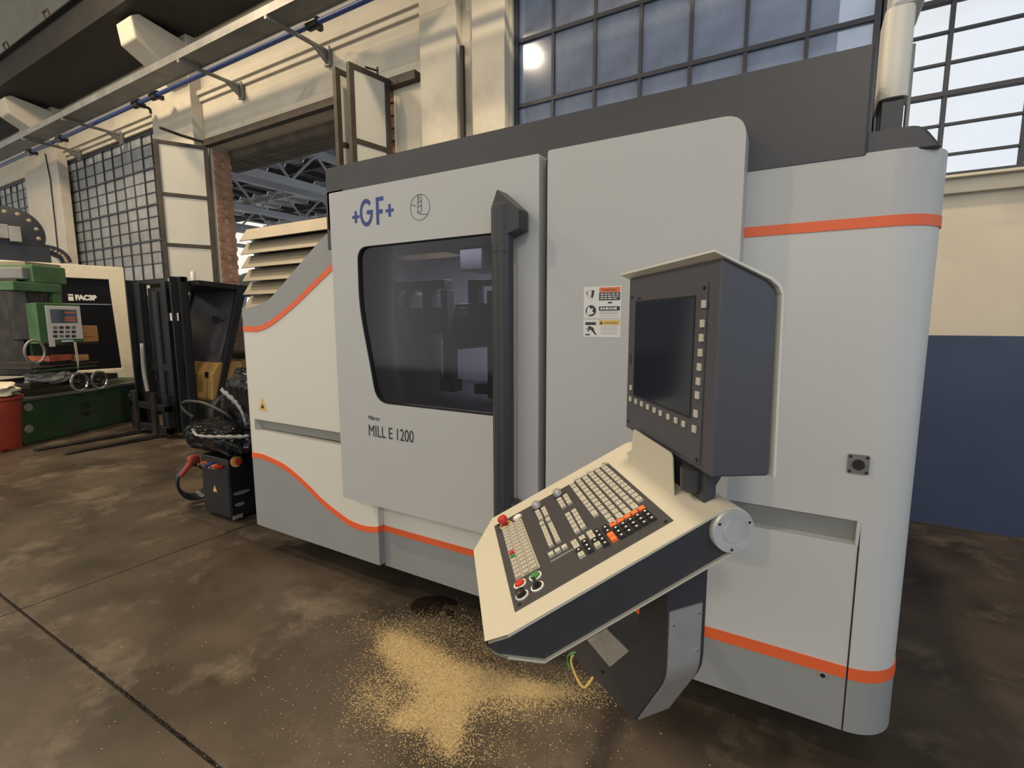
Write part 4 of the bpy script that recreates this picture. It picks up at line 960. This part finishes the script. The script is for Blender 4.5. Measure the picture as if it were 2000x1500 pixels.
for x in (-8.28, -7.1):
    fo(MB().lathe([(.12, x), (.28, x + .01), (.31, x + .05), (.31, x + .17), (.28, x + .21), (.12, x + .22)], (0, 3.98, .31), 'x', 28), 'front_wheel', M_rubber, smooth=True)
for x in (-8.2, -7.15):
    fo(MB().lathe([(.1, x), (.22, x + .01), (.24, x + .04), (.24, x + .14), (.1, x + .15)], (0, 5.3, .24), 'x', 24), 'rear_wheel', M_rubber, smooth=True)
fo(MB().tube([(-7.0, 4.0, 1.60), (-6.9, 3.86, 1.62)], .012, 6).box(-6.98, -6.84, 3.84, 3.86, 1.56, 1.66), 'mirror', M_black)
for q_ in ((-6.9, 3.8, 2.12),): fo(MB().lathe([(.03, 2.12), (.03, 2.24), (.02, 2.26)], (-7.2, 3.75, 0), 'z', 12), 'beacon', M_paper, smooth=True)

# blue drum and grey elbow duct beyond the forklift
dq = at(468, 640, 1, 6.3)
drm = thing('blue_drum_stand', 'blue cylindrical unit with a grey elbow duct beyond the forklift', 'machine', (dq[0], 6.3, 0))
MB().lathe([(.28, 0), (.30, .03), (.30, 1.6), (.27, 1.66)], (0, 0, 0), 'z', 24).build('drum', M_navy, drm, smooth=True)
MB().tube(smoothpts([(-.05, 0, 1.6), (-.05, 0, 1.95), (.08, 0, 2.25), (.4, 0, 2.38), (.8, 0, 2.4)], 6), .19, 16).build('elbow_duct', M_panelr, drm, smooth=True)

# ------------------------------------------------------------------ beige machining enclosure far left
EO = (-10.62, 4.35, 0); E_ = Frame(EO, 79)
en = thing('beige_machine_enclosure', 'large beige machine enclosure with black glazed front at the far left', 'machine enclosure', EO, 79)
def eq(u, v, y=0.0): q = E_.at(u, v, 1, y); return q[0], q[2]
eo1, ez1 = eq(213, 546)
MB().prism([(-4.2, 0), (0, 0), (0, 2.55), (-4.2, 2.55)], [[(-3.9, .75), (eo1 + .06, .75), (eo1, ez1), (-3.9, ez1)]], a=0, b=.12).box(-4.2, 0, .12, .62, 0, 2.5).build('shell', M_beige, en, .01)
bw_ = MB().box(-3.9, eo1 + .06, .06, .10, .75, ez1).build('black_glazing', M_blackwin, en)
MB().box(-3.9, eo1, .045, .06, eq(100, 594)[1], eq(100, 594)[1] + .02).build('trim_bar', M_chrome, bw_)
lx, lz = eq(135, 587)
lw = eq(190, 580)[0] - eq(148, 580)[0]; fit(text_mesh('FAC3P', 'lettering', M_paper, bw_, (eq(148, 580)[0], .058, lz + .01), FRONT, .17, offset=.012), lw, eq(160, 573)[1] - eq(160, 584)[1], .004)
lw2 = eq(145, 585)[0]; MB().box(lx, lw2, .054, .059, lz, lz + .07).box(lx, lw2, .054, .059, lz + .085, lz + .11).build('lettering_block', M_paper, bw_)
lx2, lz2 = eq(2, 582)
for ch1, ua, ub in (('S', -28, -4), ('F', 0, 22)): fit(text_mesh(ch1, 'lettering', M_paper, bw_, (eq(ua, 582)[0], .058, eq(10, 580)[1]), FRONT, .17, offset=.012), eq(ub, 580)[0] - eq(ua, 580)[0], eq(10, 568)[1] - eq(10, 580)[1], .004)
# energy chain and reel on the enclosure roof
sp = thing('chain_reel', 'black cable reel on the roof of the beige enclosure at the left edge', 'cable reel', tuple(np.array(EO) + np.array([0, 0, 2.55])), 79)
rc, rz = eq(18, 458, .3); rr_ = .42
MB().lathe([(rr_ * .45, .12), (rr_, .14), (rr_, .46), (rr_ * .45, .48)], (rc, 0, rz - 2.55), 'y', 32).box(rc - .9, rc + .45, .1, .55, 0, .26).build('reel', M_black, sp, .004, smooth=True)
cx_, cz_ = rc, rz - 2.55
for k in range(9):
    a = math.radians(200 - 26 * k); MB().lathe([(.012, .118), (.03, .124), (.03, .14)], (cx_ + .33 * math.cos(a), 0, cz_ + .33 * math.sin(a)), 'y', 10).build('stud', M_tan, sp)
MB().box(cx_ - .6, cx_ - .02, .02, .12, cz_ - .1, cz_ + .12).box(cx_ - .02, cx_ + .12, .0, .12, cz_ - .14, cz_ + .1).build('motor_block', M_steelg, sp, .01)
cp_ = [eq(u, v, .25) for u, v in ((35, 487), (60, 485), (85, 487), (105, 491), (120, 499), (127, 508), (129, 513))]
ch_ = thing('energy_chain', 'black energy chain with tan studs curving down on the beige enclosure roof', 'cable chain', tuple(np.array(EO) + np.array([0, 0, 2.55])), 79)
P = smoothpts(cp_, 4)
for i in range(len(P) - 1):
    a, b = Vector((P[i][0], P[i][1] - 2.55)), Vector((P[i + 1][0], P[i + 1][1] - 2.55)); d = (b - a).normalized(); n_ = Vector((-d.y, d.x)) * .075
    lk = MB().prism([a + n_ - d * .004, b + n_ + d * .004, b - n_ + d * .004, a - n_ - d * .004], a=.18, b=.36).build('link', M_black, ch_)
    if i % 2 == 0: c0 = (a + b) / 2; MB().lathe([(.008, .168), (.022, .172), (.022, .18)], (c0.x, 0, c0.y), 'y', 8).build('stud', M_tan, lk)
# grey wall cabinet
gx0, gx1 = at(250, 600, 1, 4.75)[0], at(283, 600, 1, 4.75)[0]
tag(B('wall_cabinet', M_steelg, None, gx0, gx1, 4.66, 4.895, at(265, 636, 1, 4.66)[2], at(265, 577, 1, 4.66)[2], .01), 'grey metal box mounted on the wall between the beige enclosure and the forklift', 'wall cabinet')

# ------------------------------------------------------------------ old green milling machine
GO = (-8.594, 2.213, 0); GD = math.degrees(math.atan2(1.733, -.865)); G = Frame(GO, GD)
gm = thing('green_milling_machine', 'old green manual milling machine with pendant readout in front of the beige enclosure', 'milling machine', GO, GD)
def gq(u, v, y=0.0): q = G.at(u, v, 1, y); return q[0], q[2]
bl, bt = gq(45, 872), gq(45, 782); br_ = gq(290, 812)
MB().prism([(.02, 0), (br_[0] + .5, 0), (br_[0] + .5, .95), (.6, .95), (.25, .4), (.02, .3)], ax='z', a=0, b=.60).build('base', M_gsteel, gm, .02)
MB().box(.02, br_[0] - .1, -.012, .04, .575, .61).build('guide_strip', M_chrome, gm, .002)
for u, v in ((57, 796), (58, 838), (258, 772), (264, 808)):
    q = gq(u, v, -.01); MB().lathe([(.001, -.012), (.05, -.010), (.055, 0)], (q[0], 0, q[1]), 'y', 16).build('cap', M_steelg, gm, smooth=True)
q = gq(166, 790); MB().box(q[0] - .05, q[0] + .06, -.03, 0, q[1] - .03, q[1] + .03).box(q[0] - .06, q[0] + .06, -.03, 0, q[1] - .14, q[1] - .09).build('lock_block', M_greasy, gm, .01)
def gbox(name, m, u0, v0, u1, v1, y0, y1, bev=.01, parent=None):
    a, b = gq(u0, v1, y0), gq(u1, v0, y0); return MB().box(a[0], b[0], y0, y1, a[1], b[1]).build(name, m, parent or gm, bev)
gbox('saddle', M_greasy, 60, 728, 230, 762, .10, 1.0)
gbox('table', M_greasy, 60, 706, 196, 722, .02, .7)
gbox('table_slot', M_gsteel, 68, 716, 190, 724, .0, .02)
for u, v in ((155, 746), (194, 742)):
    q = gq(u, v, -.08); r_ = .125
    w_ = MB().tube([(q[0] + r_ * math.cos(t), -.08, q[1] + r_ * math.sin(t)) for t in np.linspace(0, 6.283, 25)[:-1]], .018, 8, closed=True).build('handwheel', M_chrome, gm, smooth=True)
    MB().lathe([(.03, -.11), (.045, -.08), (.03, .12)], (q[0], 0, q[1]), 'y', 14).tube([(q[0] - r_, -.08, q[1]), (q[0] + r_, -.08, q[1])], .012, 6).tube([(q[0], -.08, q[1] - r_), (q[0], -.08, q[1] + r_)], .012, 6).build('hub', M_greasy, w_)
gbox('column', M_greasy, 52, 548, 88, 712, .5, .9, .02)
gbox('column_face', M_gsteel, 66, 640, 90, 706, .45, .5, .01)
gbox('knee', M_greasy, 80, 700, 150, 735, .2, .9, .02)
a = gq(55, 547, .5); b = gq(128, 523, .5)
hd_ = gbox('head', M_gsteel2, 66, 523, 128, 552, .35, 1.0, .02)
gbox('head_end', M_steelg, 44, 523, 66, 545, .40, .9, .02)
gbox('head_top', M_tan, 50, 518, 118, 524, .45, .9, .004)
gbox('overarm', M_gsteel2, 27, 556, 120, 567, .2, .5, .01)
gbox('spindle', M_greasy, 62, 567, 84, 665, .3, .6, .02)
gbox('pendant_post', M_gsteel2, 107, 560, 119, 597, .22, .3, .01)
pb = gbox('pendant_box', M_gsteel2, 80, 594, 156, 672, .08, .24, .01)
fc = gbox('readout_face', M_paper, 96, 599, 156, 664, .068, .08, .004, pb)
def on(u0, v0, u1, v1, m, nm, y=.064):
    a, b = gq(u0, v1, y), gq(u1, v0, y); return MB().box(a[0], b[0], y, y + .006, a[1], b[1]).build(nm, m, pb)
on(101, 605, 149, 631, M_screen, 'readout_screen'); 
for j in range(4): on(127, 609 + 5 * j, 147, 612 + 5 * j, M_porange if j != 1 else M_navy, 'readout_digits', .060)
for r in range(3):
    for c in range(4): on(105 + 12 * c, 638 + 8.5 * r - 1 - .8 * c * 0, 112 + 12 * c, 643 + 8.5 * r - 1, M_ink if (r + c) % 3 else M_steelg, 'readout_key', .060)
on(120, 664, 143, 668, M_chrome, 'grip', .05)
q = gq(68, 687, .0); MB().tube([(q[0] + .13 * math.cos(t), .0, q[1] + .15 * math.sin(t)) for t in np.linspace(0, 6.283, 25)[:-1]], .016, 8, closed=True).build('hand_ring', M_steelg, gm, smooth=True)
q = gq(102, 670, .05); MB().box(q[0] - .04, q[0] + .04, .05, .055, q[1] - .05, q[1] + .06).build('tag_card', M_paper, gm)
a, b = gq(144, 668, .0), gq(149, 718, .0)
MB().prism([(a[0] - .02, a[1]), (a[0] + .02, a[1]), (b[0] + .035, b[1] + .1), (b[0] + .01, b[1] - .02)], a=-.02, b=-.015).build('rag', M_bag, gm)
def crate(name, lab, u0, v0, u1, v1, y0, dp, m, m2, cat):
    a, b = gq(u0, v1, y0), gq(u1, v0, y0); wpos = G.M.T @ np.array([(a[0] + b[0]) / 2, y0 + dp / 2, 0]) + G.O
    t = thing(name, lab, cat, (wpos[0], wpos[1], a[1]), GD); w_, h_ = (b[0] - a[0]) / 2, b[1] - a[1]
    MB().box(-w_, w_, -dp / 2, -dp / 2 + .01, 0, h_).box(-w_, w_, dp / 2 - .01, dp / 2, 0, h_).box(-w_, -w_ + .01, -dp / 2, dp / 2, 0, h_).box(w_ - .01, w_, -dp / 2, dp / 2, 0, h_).box(-w_, w_, -dp / 2, dp / 2, 0, .01).build('box_body', m, t, .003)
    MB().box(-w_, -.005, -dp / 2 - .003, -dp / 2, h_ * .55, h_ * .6).box(-w_ + .02, w_ * .6, -dp / 2 - .003, -dp / 2, h_ * .3, h_ * .36).build('print', m2, t)
    return t
crate('parts_box', 'open orange-red parts box on the milling machine table', 98, 692, 140, 707, .15, .35, M_cardr, M_redtub, 'box')
crate('parts_box', 'brown cardboard tray right of the orange-red parts box on the milling table', 144, 692, 173, 706, .15, .3, M_card, M_redtub, 'box')
crate('carton', 'tan cardboard carton held behind the green pendant box of the milling machine', 148, 636, 190, 669, .5, .4, M_card, M_cardr, 'box')
gbox('carton_shelf', M_greasy, 145, 668, 192, 674, .45, .95, .004)

# red tub with bags at the left edge
tq = at(-2, 876, 2, 0)
tb = thing('red_tub', 'tall red plastic tub standing at the left edge beside the green machine base', 'tub', (tq[0], tq[1], 0))
MB().lathe([(.01, 0), (.22, .0), (.27, .62), (.29, .63), (.29, .66), (.25, .66), (.20, .03), (.01, .02)], (0, 0, 0), 'z', 26).build('tub_body', M_redtub, tb, smooth=True)
MB().tube(smoothpts([(.27, -.08, .55), (.33, -.1, .3), (.3, -.06, .08), (.24, .02, .02)], 6), .03, 8).build('hanging_strap', M_redtub, tb, smooth=True)
tag(lump('cloth_bag', (tq[0], tq[1], .74), (.29, .25, .09), M_bag, 21, .35, 2.2, sub=4, box=.8), 'crumpled off-white cloth bag lying on the red tub', 'bag')
pq = gq(80, 738, .25); pw = G.M.T @ np.array([pq[0], .12, 0]) + G.O
tag(lump('plastic_bag', (pw[0] - .05, pw[1], pq[1] + .0), (.14, .26, .09), M_poly, 31, .35, 2.4, sub=4, box=.8), 'crumpled grey plastic bag on the green machine just right of the cloth bag', 'bag')
